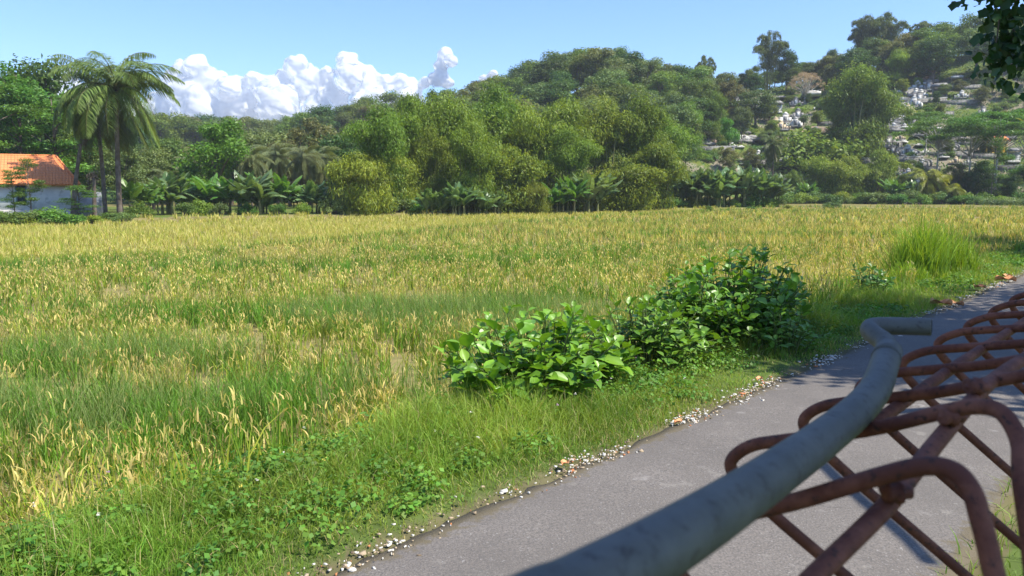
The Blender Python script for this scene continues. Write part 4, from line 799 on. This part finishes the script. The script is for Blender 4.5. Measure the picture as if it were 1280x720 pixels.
GT = {'shoe': g_shoe(M_white, M_stone), 'shoeg': g_shoe(M_grey, M_white), 'shoeb': g_shoe(M_brick, M_grey), 'gable': g_gable(M_white, M_stone), 'gableg': g_gable(M_grey, M_white), 'gablec': g_gable(M_cream, M_stone), 'slab': g_slab(M_white, M_grey), 'slabg': g_slab(M_grey, M_white), 'slabw': g_slab(M_white, M_white),
      'terr': g_terrace(16, M_grey, M_white), 'terr2': g_terrace(11, M_grey, M_grey), 'terrw': g_terrace(7, M_white, M_white), 'roofg': g_roofed(M_grey, M_grey), 'roofw': g_roofed(M_white, M_grey), 'shrine': g_roofed(M_yel, M_orange)}
GN = {'s': 'horseshoe_grave', 'g': 'gabled_grave', 'l': 'box_grave', 't': 'terrace_wall', 'r': 'grave_pavilion'}
def grave(kind, a, d, sc, turn, label, lift=.3, name=None, cat='grave'):
    sc = sc*(1.2 if kind[:4] != 'terr' else 1.05); x, y = polar(a, d); o = empty(name or {'shoe': 'horseshoe_grave', 'gabl': 'gabled_grave', 'slab': 'box_grave', 'terr': 'terrace_wall', 'roof': 'grave_pavilion', 'shri': 'grave_pavilion'}[kind[:4]], (x, y, gz(x, y)+lift*sc), -math.atan2(x, y)+turn, (sc, sc, sc*.4 if kind[:4] == 'slab' else sc))
    for nm, me in (GT[kind] if isinstance(GT[kind], list) else GT[kind].items()): part(nm, me, o)
    return tag(o, label, cat, 'graves on the hillside' if cat == 'grave' else 'terrace walls on the hillside', 'thing')
grave('shoeb', 845, 176.6, 0.30, 0, 'small grave with an orange tinted arch at the far left of the slope')
grave('slab', 858, 173.3, 1.09, 0.2, 'white box grave just left of the long grey lower terrace')
grave('terr', 887, 178.1, 0.55, 0, 'long grey terrace wall above the right banana row', cat='terrace wall')
grave('gable', 869, 185.6, 0.30, 0, 'narrow white upright grave at the left of the lower terrace')
grave('shoeb', 882, 183.4, 0.56, 0.1, 'brown mounded grave in the middle of the lower terrace')
grave('gablec', 899, 187.3, 0.63, -0.1, 'cream arched grave at the right of the lower terrace')
grave('gable', 911, 185.1, 0.35, 0.3, 'white pointed grave at the right end of the lower terrace')
grave('slabw', 922, 186.7, 0.66, 0, 'squat white block just right of the lower terrace')
grave('gableg', 891, 193.5, 0.32, 0.2, 'small grey grave above the middle of the lower terrace')
grave('shoeg', 914, 196.7, 0.52, 0, 'grey horseshoe grave above the right end of the lower terrace')
grave('slabg', 943, 194.3, 1.54, 0.5, 'grey slab grave between the lower terrace and the dark palm')
grave('shoe', 951, 183.7, 1.03, 0.15, 'wide low white grave above the right end of the banana row')
grave('slabw', 973, 181.0, 1.90, 0.5, 'bright white slab grave lowest and nearest on the slope')
grave('slabg', 982, 168.7, 1.32, 0.3, 'grey slab at the very foot of the slope right of the banana row')
grave('roofw', 963, 223.1, 0.82, 0, 'grey pavilion grave with a white top high on the left of the slope')
grave('slabg', 969, 236.9, 1.04, 0, 'grey slab above the white topped pavilion')
grave('gable', 987, 232.2, 0.38, 0.2, 'small white grave left of the leafless pinkish tree')
grave('slabw', 1006, 236.5, 2.05, 0, 'flat white slab grave right under the leafless pinkish tree')
grave('gable', 1016, 225.5, 0.41, -0.2, 'small white grave left of the big bamboo clump')
grave('shoeg', 894, 206.7, 0.70, 0, 'grey grave half hidden in green at the upper left of the slope')
grave('shoeb', 1014, 203.2, 1.11, 0.1, 'large brown brick horseshoe grave below the pale rounded bush')
grave('gableg', 989, 202.5, 0.41, 0, 'small arch grave at the left of the brown brick horseshoe')
grave('shoe', 1039, 202.7, 0.70, -0.15, 'white framed grave just right of the brown brick horseshoe')
grave('gableg', 1058, 198.9, 0.40, 0.1, 'small grey grave below the big bamboo clump')
grave('terr2', 1053, 204.9, 0.38, 0, 'low grey wall running under the big bamboo clump', cat='terrace wall')
grave('roofg', 1079, 200.7, 0.84, 0, 'dark grey roofed grave at the right foot of the big bamboo clump')
grave('slabg', 1084, 192.9, 2.11, 0.2, 'large slate grey slab grave below the dark roofed one')
grave('gable', 1069, 192.3, 0.30, 0.3, 'small white grave at the left edge of the slate grey slab')
grave('terr2', 1101, 196.0, 0.56, 0, 'pinkish grey terrace under the round white grave', cat='terrace wall')
grave('gable', 1105, 197.5, 0.46, 0, 'round topped white grave on the pinkish grey terrace')
grave('shoe', 1113, 209.4, 0.74, 0, 'brightest white horseshoe grave right of the big bamboo clump')
grave('slab', 1122, 204.9, 0.85, 0.4, 'small white slab just below the brightest white horseshoe grave')
grave('gablec', 1118, 200.3, 0.39, 0, 'cream gabled grave between the brightest horseshoe and the terrace')
grave('slabw', 1123, 189.5, 0.79, 0.3, 'small white block below the pinkish grey terrace')
grave('gable', 1008, 182.4, 0.37, 0.2, 'small white grave left of the low olive bamboos')
grave('gablec', 1125, 218.3, 0.51, 0, 'cream grave left of the umbrella trees')
grave('gablec', 1133, 214.8, 0.41, 0.3, 'smaller cream grave right below the other by the umbrella trees')
grave('terr', 1140, 223.2, 0.68, 0, 'left half of the long white capped wall near the hilltop', cat='terrace wall')
grave('terr', 1188, 221.9, 0.54, 0, 'right half of the long white capped wall near the hilltop', cat='terrace wall')
grave('gable', 1140, 227.5, 0.57, 0, 'white arched grave on the left of the white capped wall')
grave('roofg', 1163, 227.3, 0.87, 0, 'grey pavilion grave behind the middle of the white capped wall')
grave('gable', 1190, 225.3, 0.55, 0, 'white arched grave on the right of the white capped wall')
grave('terr', 1196, 232.0, 0.51, 0, 'dark grey wall highest on the slope beneath the hanging branch', cat='terrace wall')
grave('slabw', 1183, 239.8, 1.16, 0, 'white slab above the highest dark grey wall')
grave('shoeb', 1151, 240.6, 0.67, 0, 'brick mound grave high up below the crest trees')
grave('slabw', 1142, 238.4, 0.98, 0.3, 'flat white slab below the high brick mound grave')
grave('terr2', 1182, 198.0, 0.64, 0, 'grey terrace wall under the umbrella trees', cat='terrace wall')
grave('shoe', 1252, 202.1, 0.54, 0, 'white arched grave under the right umbrella tree')
grave('slabw', 1237, 203.1, 0.80, 0.2, 'small white block left of the arched grave under the right umbrella tree')
grave('shrine', 1237, 193.1, 0.96, 0, 'grave pavilion with orange roof and yellow pillars near the right frame edge')
grave('roofw', 1259, 190.7, 0.62, 0, 'pink white pavilion right of the orange roofed shrine')
grave('slabw', 1259, 188.2, 0.88, 0.1, 'white base slab below the pink white pavilion')
grave('gablec', 1188, 186.4, 0.42, 0, 'yellowish grave below the umbrella tree terrace')
grave('gableg', 1204, 185.9, 0.42, 0.2, 'grey grave right of the yellowish one below the umbrella trees')
grave('gable', 1150, 191.1, 0.33, 0.2, 'bluish white grave left of the umbrella tree trunks')
grave('shoeb', 1136, 180.4, 0.57, 0, 'brown stepped grave at the foot of the slope left of the young palms')
grave('roofg', 1145, 174.5, 0.60, 0, 'low brown roofed grave in front of the brown stepped grave')
grave('slab', 1173, 188.8, 0.61, 0.3, 'pale slab between the two umbrella trees low on the slope')
grave('gableg', 1217, 212.5, 0.40, 0, 'small grey grave showing through the umbrella tree crowns')
grave('slab', 1166, 204.6, 0.75, 0.2, 'pale slab just above the umbrella tree terrace')
grave('gable', 1095, 182.0, 0.30, 0, 'small white grave showing between low bamboos at the slope foot')

GL = {'gable': 'small white gabled grave', 'gableg': 'small grey gabled grave', 'slab': 'small white box grave', 'slabg': 'small grey box grave', 'shoeg': 'small grey horseshoe grave', 'gablec': 'small cream gabled grave', 'shoe': 'small white horseshoe grave'}
for i in range(90):
    kd = ('gable', 'gableg', 'slab', 'slabg', 'shoeg', 'gablec', 'shoe', 'gableg', 'shoeg', 'gableg')[int(rng.integers(10))]; a = rng.uniform(855, 1290) if i % 3 else rng.uniform(1085, 1150); d = rng.uniform(170, 236)
    grave(kd, a, d, rng.uniform(.4, .85), rng.uniform(-.4, .4), GL[kd]+(' low' if d < 190 else (' midway' if d < 212 else ' high'))+' on the slope, '+where(a, SLOPEW))
TW = [(868, 186, .5), (905, 200, .45), (935, 176, .55), (1000, 196, .5), (1030, 212, .5), (1075, 186, .6), (1100, 180, .6), (1118, 187, .5), (1135, 205, .5), (1110, 205, .4), (1165, 214, .5), (1205, 206, .55), (1240, 212, .5), (1265, 184, .6), (1225, 190, .5), (1180, 190, .5), (1150, 182, .5), (985, 214, .4)]
for i, (a, d, sc) in enumerate(TW):
    grave('terr' if i % 2 else 'terr2', a, d, sc, rng.uniform(-.15, .15), ('white capped' if i % 2 else 'plain grey')+(' low' if d < 190 else (' midway' if d < 212 else ' high'))+' terrace wall on the slope, '+where(a, SLOPEW), cat='terrace wall')


# ------------------------------------------------------------------ clouds (outside the haze)
def cloud_mat():
    m, n, o = newmat('cloud'); p = N(n, 'ShaderNodeBsdfDiffuse'); p.inputs[0].default_value = (.93, .94, .95, 1); L = n.links.new
    sss = N(n, 'ShaderNodeBsdfTranslucent'); sss.inputs[0].default_value = (.9, .92, .95, 1); mx = N(n, 'ShaderNodeMixShader'); mx.inputs[0].default_value = .6; L(p.outputs[0], mx.inputs[1]); L(sss.outputs[0], mx.inputs[2])
    tr = N(n, 'ShaderNodeBsdfTransparent'); lw = N(n, 'ShaderNodeLayerWeight'); lw.inputs[0].default_value = .5; mr = N(n, 'ShaderNodeMapRange'); mr.inputs[1].default_value = .25; mr.inputs[2].default_value = .85; L(lw.outputs['Facing'], mr.inputs[0])
    m2 = N(n, 'ShaderNodeMixShader'); L(mr.outputs[0], m2.inputs[0]); L(mx.outputs[0], m2.inputs[1]); L(tr.outputs[0], m2.inputs[2]); L(m2.outputs[0], o.inputs[0]); return m
M_cloud = cloud_mat()
def ico(sub):
    import bmesh
    b = bmesh.new(); bmesh.ops.create_icosphere(b, subdivisions=sub, radius=1); V = np.array([v.co[:] for v in b.verts]); F = np.array([[v.index for v in f.verts] for f in b.faces]); b.free(); return V, F
IV, IF = ico(3)
def remeshed(me, voxel, mat, smooth_n, disp):
    """fuse overlapping balls into one soft skin, then roughen it"""
    o = bpy.data.objects.new('tmp', me); COL.objects.link(o)
    m = o.modifiers.new('r', 'REMESH'); m.mode = 'VOXEL'; m.voxel_size = voxel; m.use_smooth_shade = True
    m = o.modifiers.new('s', 'SMOOTH'); m.iterations = smooth_n; m.factor = .6
    for i, (sz, st) in enumerate(disp):
        t = bpy.data.textures.new('billow', 'CLOUDS'); t.noise_scale = sz; t.noise_depth = 4; t.noise_basis = 'ORIGINAL_PERLIN'
        m = o.modifiers.new('d', 'DISPLACE'); m.texture = t; m.strength = st; m.mid_level = .5; m.texture_coords = 'LOCAL'
    bpy.context.view_layer.update(); dg = bpy.context.evaluated_depsgraph_get()
    out = bpy.data.meshes.new_from_object(o.evaluated_get(dg)); bpy.data.objects.remove(o); out.materials.clear(); out.materials.append(mat); return out
def cloud(name, lumps, dist, label=None):
    mb = MB(); k = dist/985.; r_ = np.random.default_rng(int(lumps[0][0])); P = math.atan(120/985.)
    for (px, py, r) in lumps:
        v = (360-py)/985.; Y = math.cos(P)+v*math.sin(P); c = np.array([(px-640)*k/Y, dist, CAM_H+dist*(-math.sin(P)+v*math.cos(P))/Y]); c[1] += r_.uniform(-1, 1)*r*k*.6; R0 = r*k
        mb.add(c+IV*R0*np.array([.9, .9, .85]), [IF])
        for i in range(16):
            u = r_.normal(size=3); u /= np.linalg.norm(u); u[2] = abs(u[2])*1.1-.25; rr = R0*r_.uniform(.2, .42); c2 = c+u*R0*.82
            mb.add(c2+IV*rr*r_.uniform(.85, 1.1, 3), [IF])
    me = remeshed(mb.mesh(name, M_cloud, True), 9.0, M_cloud, 7, [(150, 45), (55, 20), (18, 9)]); me.name = name
    o = part(name, me); return tag(o, label, kind='structure')
cloud('cloud', [(228, 92, 20), (250, 84, 17), (213, 108, 18), (262, 105, 24), (235, 118, 28), (290, 112, 20), (318, 100, 14), (335, 112, 22), (355, 95, 14), (372, 84, 15), (362, 112, 20), (275, 112, 20), (385, 102, 22), (410, 94, 12), (434, 78, 17), (440, 98, 24), (462, 92, 13), (420, 112, 24), (480, 104, 14), (500, 100, 11), (515, 112, 16), (532, 104, 9),
                 (300, 132, 30), (350, 136, 30), (400, 136, 30), (250, 142, 30), (200, 138, 30), (460, 132, 28), (510, 132, 24), (165, 148, 24)], 4000)
cloud('cloud', [(557, 70, 11), (565, 78, 10), (549, 82, 8), (553, 92, 9), (545, 100, 11), (560, 104, 9)], 3900)
cloud('cloud', [(616, 92, 7), (606, 99, 8), (628, 100, 6)], 4200)
cloud('cloud', [(92, 92, 10), (80, 100, 12), (70, 112, 14), (100, 112, 12), (84, 130, 18)], 4100)

# ------------------------------------------------------------------ broad leaved shrubs on the verge
def big_leaves(mb, P, D, Nn, L, W, col):
    """ovate leaves with a folded midrib and drooping tip: P base, D direction, Nn facing"""
    n = len(P); D = D/np.linalg.norm(D, axis=1)[:, None]; Nn = Nn-D*np.sum(Nn*D, 1)[:, None]; Nn /= np.linalg.norm(Nn, axis=1)[:, None]+1e-9; B = np.cross(D, Nn)
    ts = np.array([0, .08, .25, .45, .65, .82, .93, 1.]); ww = np.array([.02, .35, .85, 1., .85, .5, .22, .0]); rows = []
    bend = rng.uniform(.1, .45, n)[:, None]; L = L[:, None]; W = W[:, None]; wav = rng.uniform(-.04, .04, (n, 1))
    for t, w_ in zip(ts, ww):
        c = P+D*L*(t-.12*bend*t*t)-UP*L*bend*t*t*.75
        for v in (-1, -.5, 0, .5, 1): rows.append(c+B*W*.5*w_*v+Nn*(W*.5*w_*(abs(v)**1.3)*.32+wav*L*math.sin(t*14+v)))
    V = np.stack(rows, 1).reshape(-1, 3); i = np.arange(n)[:, None]*40; q = np.array([[r*5+k, r*5+k+1, (r+1)*5+k+1, (r+1)*5+k] for r in range(7) for k in range(4)])
    F = (i[:, :, None]+q[None]).reshape(-1, 4); mb.add(V, [F], np.repeat(col, 40, 0))
def shrub(center, rad, nst, leafL, cA, cB, label, seed, top=1.0):
    global rng; rng = np.random.default_rng(seed); cx, cy = center; g = gz(cx, cy); o = empty('broad_leaved_shrub', (cx, cy, g)); lm = MB(); sm = MB()
    for i in range(nst):
        a = rng.uniform(0, 6.28); q = math.sqrt(rng.random()); bx, by = rad[0]*q*math.cos(a)*.75, rad[1]*q*math.sin(a)*.75
        # along-road rotation
        def rot(x, y): return x*RDU[0]+y*RDN[0], x*RDU[1]+y*RDN[1]
        hx = rad[2]*math.sqrt(max(.06, 1-q*q*.85))*rng.uniform(.6, 1.2)*top; ox, oy = rad[0]*q*math.cos(a)*1.08+rng.normal(0, .05), rad[1]*q*math.sin(a)*1.08+rng.normal(0, .05)
        b = np.array([*rot(bx*.8, by*.8), -.05+gz(cx+rot(bx, by)[0], cy+rot(bx, by)[1])-g]); tpt = np.array([*rot(ox, oy), hx]); m = (b+tpt)/2+np.array([0, 0, .08])
        P = smooth_path([b, m, tpt], 6); sm.tube(P, np.linspace(.009, .004, len(P)), 6, np.array([.12, .16, .05]))
        k = int(rng.integers(8, 13)); ts = np.sort(rng.uniform(.3, 1, k)); ts[-3:] = (.96, .98, 1.0); base = P[(ts*(len(P)-1)).astype(int)]
        ph = rng.uniform(0, 6.28)+np.arange(k)*2.4; el = np.where(ts > .9, rng.uniform(.35, 1.1, k), rng.uniform(-.15, .5, k)); D = np.column_stack([np.cos(ph)*np.cos(el), np.sin(ph)*np.cos(el), np.sin(el)]); D[:, :2] += (tpt-b)[:2]*.4
        Nn = np.tile(UP, (k, 1))+rng.normal(0, .28, (k, 3)); L = leafL*rng.uniform(.55, 1.1, k)*np.where(ts > .97, .7, 1); pet = base+D*.03
        mixk = np.clip(rng.random((k, 1))*.8+.25*(ts[:, None] > .93), 0, 1); big_leaves(lm, pet, D, Nn, L, L*rng.uniform(.5, .64, k), jit(np.array(cA)*(1-mixk)+np.array(cB)*mixk, k, .12, .05))
        for j in range(k): sm.tube([base[j], pet[j]], .003, 4, np.array([.12, .2, .05]), False)
    part('leaves', lm.mesh('leaves', M_shrub, True), o); part('stems', sm.mesh('stems', M_grass, True), o); return tag(o, label, 'shrub', 'leafy shrubs on the verge')
shrub((.22, 6.75), (.95, .62, .66), 95, .2, (.09, .21, .018), (.20, .38, .03), 'lower bright green shrub with large glossy leaves, left of the taller one', 31)
shrub((1.35, 7.75), (.85, .55, .6), 95, .14, (.08, .18, .02), (.17, .32, .035), 'small leaved middle shrub joining the bright low shrub to the taller one', 32)
shrub((1.95, 8.5), (.6, .45, .78), 60, .16, (.06, .16, .02), (.15, .29, .03), 'leafy shoots filling the step between the middle and the taller shrub', 36)
shrub((2.65, 9.2), (1.25, .7, .9), 190, .175, (.07, .175, .018), (.16, .33, .03), 'taller dark green shrub with pointed leaves nearest the pipe handle', 33)
shrub((2.9, 8.35), (.45, .35, .42), 26, .12, (.09, .2, .03), (.18, .33, .04), 'low leafy shoot in front of the right end of the taller shrub', 34)
shrub((6.0, 13.1), (.32, .3, .55), 18, .15, (.06, .15, .02), (.10, .23, .03), 'small upright shrub between the taller shrub and the tall grass clump', 35)

def grass_clump(x, y, r, h, n, label, seed, col=(.2, .36, .04)):
    global rng; rng = np.random.default_rng(seed); a = rng.uniform(0, 6.28, n); q = np.sqrt(rng.random(n))*r; X, Y = q*np.cos(a), q*np.sin(a)*.8; g = gz(x, y)
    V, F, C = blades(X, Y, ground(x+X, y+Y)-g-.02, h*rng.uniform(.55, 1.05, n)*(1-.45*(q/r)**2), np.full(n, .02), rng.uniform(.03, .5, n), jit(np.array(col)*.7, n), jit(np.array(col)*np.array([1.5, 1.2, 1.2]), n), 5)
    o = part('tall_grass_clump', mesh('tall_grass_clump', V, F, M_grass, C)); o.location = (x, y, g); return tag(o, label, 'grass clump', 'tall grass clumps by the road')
grass_clump(8.1, 15.9, .7, 1.65, 1300, 'tallest spiky green grass clump at the road bend, left one', 41)
grass_clump(9.2, 16.8, .7, 1.3, 1000, 'lower grass clump right behind the tallest spiky one', 42)
grass_clump(7.4, 15.0, .55, .6, 900, 'short grass tuft at the front left foot of the tallest clump', 43)

# ------------------------------------------------------------------ roadside barrier in the foreground
def metal_mat(name, c1, c2, c3, rough, metal, sc, bump, lo=.45, hi=.6):
    m, n, o = newmat(name); tc = N(n, 'ShaderNodeTexCoord'); L = n.links.new
    def nz(s, d=8):
        z = N(n, 'ShaderNodeTexNoise'); z.inputs['Scale'].default_value = s; z.inputs['Detail'].default_value = d; z.inputs['Roughness'].default_value = .65; L(tc.outputs['Object'], z.inputs['Vector']); return z.outputs['Fac']
    def ramp(f, a, b):
        mr = N(n, 'ShaderNodeMapRange'); mr.inputs[1].default_value = a; mr.inputs[2].default_value = b; L(f, mr.inputs[0]); return mr.outputs[0]
    c = mixc(n, ramp(nz(sc), lo, hi), c1, c2); c = mixc(n, ramp(nz(sc*5, 4), .56, .66), c, c3)
    p = N(n, 'ShaderNodeBsdfPrincipled'); p.inputs['Roughness'].default_value = rough; p.inputs['Metallic'].default_value = metal; L(c, p.inputs['Base Color'])
    b = N(n, 'ShaderNodeBump'); b.inputs['Strength'].default_value = bump; b.inputs['Distance'].default_value = .0015; L(nz(sc*6), b.inputs['Height']); L(b.outputs[0], p.inputs['Normal']); L(p.outputs[0], o.inputs[0]); return m
M_rust = metal_mat('rusty_rod', (.125, .032, .014), (.215, .068, .034), (.05, .018, .01), .8, .0, 22, 1.0)
M_pipe = metal_mat('galvanised_pipe', (.085, .08, .063), (.135, .125, .10), (.06, .05, .038), .6, .0, 16, .5, .38, .68)
M_pipedark = metal_mat('old_pipe', (.07, .06, .055), (.11, .095, .085), (.14, .07, .05), .7, .1, 12, .4)
bar = empty('roadside_barrier', (.42, .80, 0))
def bp(name, mb, mat, parent=None, label=None):
    o = part(name, mb.mesh(name, mat, True), bar if parent is None else parent, label)
    if parent is None: o.location = -Vector(bar.location)
    return o
ROD = .0077
HB = np.array([[.70, .952, 1.03], [.423, .950, 1.266], [.329, .948, 1.347], [.285, .948, 1.39], [.272, .946, 1.411], [.276, .943, 1.426], [.292, .93, 1.443], [.317, .911, 1.455], [.382, .835, 1.491], [.428, .769, 1.530], [.444, .741, 1.544], [.457, .718, 1.546], [.458, .690, 1.527], [.446, .664, 1.498], [.434, .622, 1.435], [.39, .50, 1.25]])
HW = np.array([0, 0, 0, 0, 0, 0, .05, .1, .45, .8, .9, 1, 1, 1, 1, 1])[:, None]
HA = np.array([[.55, .79, 1.02], [.27, .79, 1.255], [.190, .775, 1.338], [.158, .765, 1.38], [.150, .758, 1.40], [.154, .752, 1.412], [.168, .740, 1.424], [.185, .722, 1.437], [.244, .662, 1.480], [.300, .627, 1.516], [.328, .606, 1.533], [.343, .590, 1.535], [.349, .575, 1.524], [.349, .562, 1.508], [.349, .541, 1.475], [.345, .45, 1.33]])
SL_, SR_ = np.array([.147, .155, .007]), np.array([.158, .136, .000])
feet = []; hoops = []
for i in range(-1, 9):
    P = HA if i < 0 else HB+(SL_*(1-HW)+SR_*HW)*i
    mb = MB(); mb.tube(smooth_path(P, 5), ROD, 14); bp('hoop', mb, M_rust); hoops.append(P); feet.append((P[0], P[-1]))
def rail(pts, r=ROD*1.08, name='cross_rod'):
    mb = MB(); mb.tube(smooth_path(pts, 6), r, 14); return bp(name, mb, M_rust)
rail([[.06, .40, 1.40], [.179, .519, 1.446], [.217, .555, 1.458], [.312, .634, 1.486], [.363, .686, 1.500], [.421, .749, 1.512], [.505, .842, 1.524], [.60, .95, 1.526], [.85, 1.22, 1.522], [1.6, 2.05, 1.520]])
rail([[.443, .946, 1.462], [.506, 1.008, 1.470], [.615, 1.121, 1.478], [.80, 1.32, 1.484], [1.5, 2.08, 1.494]])
for k, nm in ((0, 'lower_rod'), (1, 'lower_rod')):
    rail([feet[0][k]-np.array([.06, .08, 0]), feet[4][k], feet[-1][k]+np.array([.06, .06, 0])], ROD, nm)
for i in (0, 4, 9):
    for k in (0, 1):
        f = feet[i][k]; mb = MB(); mb.tube([f, (f[0], f[1], -.05)], .014, 10); mb.box((f[0], f[1], .01), (.12, .12, .06)); bp('post', mb, M_rust)
for c in ((.318, .630, 1.503), (.432, .757, 1.530), (.508, .845, 1.538)):
    mb = MB(); mb.add(np.array(c)+IV*np.array([.0125, .0125, .009])*(1+.22*np.sin(IV[:, :1]*9)), [IF]); bp('weld_bead', mb, M_rust)
PP = np.array([[-.42, -.35, 1.575], [-.18, .08, 1.568], [-.013, .31, 1.562], [.031, .364, 1.556], [.09, .425, 1.554], [.185, .572, 1.530], [.300, .735, 1.515], [.385, .852, 1.511], [.445, .942, 1.512], [.500, 1.040, 1.515], [.538, 1.108, 1.521]])
mb = MB(); pq = smooth_path(PP, 8); mb.tube(pq, np.interp(np.linspace(0, 1, len(pq)), [0, .3, .6, 1], [.0180, .0180, .0184, .0186]), 28); pipe = bp('pipe_rail', mb, M_pipe)
mb = MB(); mb.tube([PP[-1]-np.array([.018, .032, .002]), PP[-1]+np.array([.005, .009, .001])], [.0196, .0186], 24); bp('weld_collar', mb, M_pipe)
Hh = np.array([[.538, 1.112, 1.521], [.549, 1.140, 1.529], [.546, 1.168, 1.536], [.548, 1.190, 1.540], [.562, 1.206, 1.543], [.590, 1.198, 1.545], [.632, 1.172, 1.548]])
mb = MB(); hp = smooth_path(Hh, 8); rr = np.linspace(.0152, .0132, len(hp)); mb.tube(hp, rr, 24, cap=False); T = hp[-1]-hp[-2]; T /= np.linalg.norm(T); mb.tube([hp[-1]-T*.0005, hp[-1]-T*.05], .0112, 24, cap=True); mb.tube([hp[-1]-T*.001, hp[-1]+T*.0005], [0.0132, .0112], 24, cap=False); bp('bent_pipe_end', mb, M_pipe)
tag(bar, 'rusty barrier of bent rods with a grey galvanised pipe rail in the foreground', 'barrier')

# ------------------------------------------------------------------ roadside tree whose branch hangs into the upper right corner
def lobed(mb, P, D, L, c):
    for p, d, l in zip(P, D, L):
        d = d/np.linalg.norm(d); nn = rng.normal(size=3)*.6+np.array([0, -.6, .5]); nn -= d*(nn @ d); nn /= np.linalg.norm(nn); b = np.cross(d, nn); V = [p]; ang = np.linspace(-2.5, 2.5, 13); 
        for k, a in enumerate(ang): rr = l*(.42+.10*math.cos(a*5)+.12*math.cos(a)); V.append(p+d*(l*.42+rr*math.cos(a))+b*rr*math.sin(a)*.95+nn*abs(math.sin(a))*l*.1)
        V = np.array(V); F = np.array([[0, k, k+1] for k in range(1, 13)]); mb.add(V, [F], np.array(c)*rng.uniform(.75, 1.25))
def roadside_tree():
    global rng; rng = np.random.default_rng(55); o = empty('roadside_tree', (8.6, 4.6, -.03)); O = np.array([8.6, 4.6, -.03]); mb = MB(); tm = MB(); lumps = [((2.7, -.25, 5.0), 1.45), ((4.2, .2, 5.6), 1.2), ((7.6, 6.7, 6.4), 1.5), ((8.4, 7.4, 6.3), 1.9), ((9.6, 9.4, 6.8), 1.9), ((10.2, 5.5, 7.0), 2.2), ((12.2, 8, 7.4), 2.2), ((13.5, 11, 7), 2.2), ((10.5, 7.5, 8.5), 2.0)]
    fork = (8.7, 4.8, 3.2); tm.tube(smooth_path([(8.6, 4.6, -.3), (8.55, 4.6, 1.5), fork], 5), np.linspace(.3, .22, 11), 10)
    for c, r in lumps:
        clump(mb, np.array(c), (r, r, r*.6), 3600 if c[2] < 5.3 else 2200, .2, .15, (.03, .075, .015), (.06, .13, .02)); P = smooth_path([fork, (np.array(fork)+np.array(c))/2+np.array([0, 0, .5]), c], 6); tm.tube(P, np.linspace(.12, .03, len(P)), 7)
        limbs(tm, c, [np.array(c)+rng.normal(0, r*.5, 3) for _ in range(5)], .025)
    tm.tube(smooth_path([fork, (6.6, 5.1, 4.3), (4.95, 4.4, 4.5), (4.85, 2.4, 4.6)], 8), np.linspace(.07, .04, 25), 8)
    # hanging sprays: end points seen against the sky and the hill
    br = [[(8.4, 7.4, 6.3), (6.6, 8.3, 5.4), (5.55, 8.7, 4.75), (5.15, 8.7, 4.0), (5.05, 8.7, 3.1)], [(6.6, 8.3, 5.4), (5.35, 8.6, 4.55), (4.78, 8.5, 4.1), (4.72, 8.5, 3.75)], [(5.55, 8.7, 4.75), (5.3, 8.75, 4.1), (5.3, 8.8, 3.35), (5.22, 8.8, 2.95)], [(6.6, 8.3, 5.4), (5.8, 8.6, 4.7), (5.62, 8.7, 4.0), (5.6, 8.75, 3.35)]]
    lv = MB(); br = [[(p[0]+.13, p[1], p[2]+(.12 if p[2] < 4.6 else 0)) for p in q] for q in br]
    for j, q in enumerate(br):
        P = smooth_path(q, 8); tm.tube(P, np.linspace(.04, .006, len(P)), 6); n = 260; t = np.clip(rng.uniform(.45, 1.0, n)**.8, 0, 1); base = P[(t*(len(P)-1)).astype(int)]; p = base+rng.normal(0, .13, (n, 3)); D = rng.normal(0, .5, (n, 3))+np.array([0, 0, -.7]); lobed(lv, p, D, rng.uniform(.06, .13, n), (.03, .08, .016))
    for nm, m_, mat in (('crown', mb, M_leaf), ('trunk', tm, M_bark), ('hanging_leaves', lv, M_shrub)):
        ob = part(nm, m_.mesh(nm, mat), o); ob.location = -Vector(o.location)
    return tag(o, 'roadside tree with dark lobed leaves hanging into the upper right corner', 'tree')
roadside_tree()
rng = np.random.default_rng(77)
for i, (x, y, h, lb) in enumerate([(20, 20.5, 9, 'roadside tree shading the paddy just beyond the right frame edge'), (23, 26.5, 10, 'second roadside tree beyond the right frame edge'), (29, 34, 11, 'third roadside tree beyond the right frame edge')]):
    parts, H0 = TPL['broad'][i]; o = empty('broadleaf_tree', (x, y, gz(x, y)), i, (h/H0*1.35, h/H0*1.35, h/H0))
    for nm, me in parts.items(): part(nm, me, o)
    tag(o, lb, 'tree')

# ------------------------------------------------------------------ the air
def haze():
    m, n, o = newmat('air'); v = N(n, 'ShaderNodeVolumePrincipled'); v.inputs['Color'].default_value = (.86, .92, 1, 1); v.inputs['Density'].default_value = HAZE; n.links.new(v.outputs[0], o.inputs['Volume'])
    mb = MB(); mb.box((0, 0, 35), (980, 980, 76)); ob = part('haze', mb.mesh('haze', m)); return tag(ob, kind='stuff')
HAZE = .00025
haze()
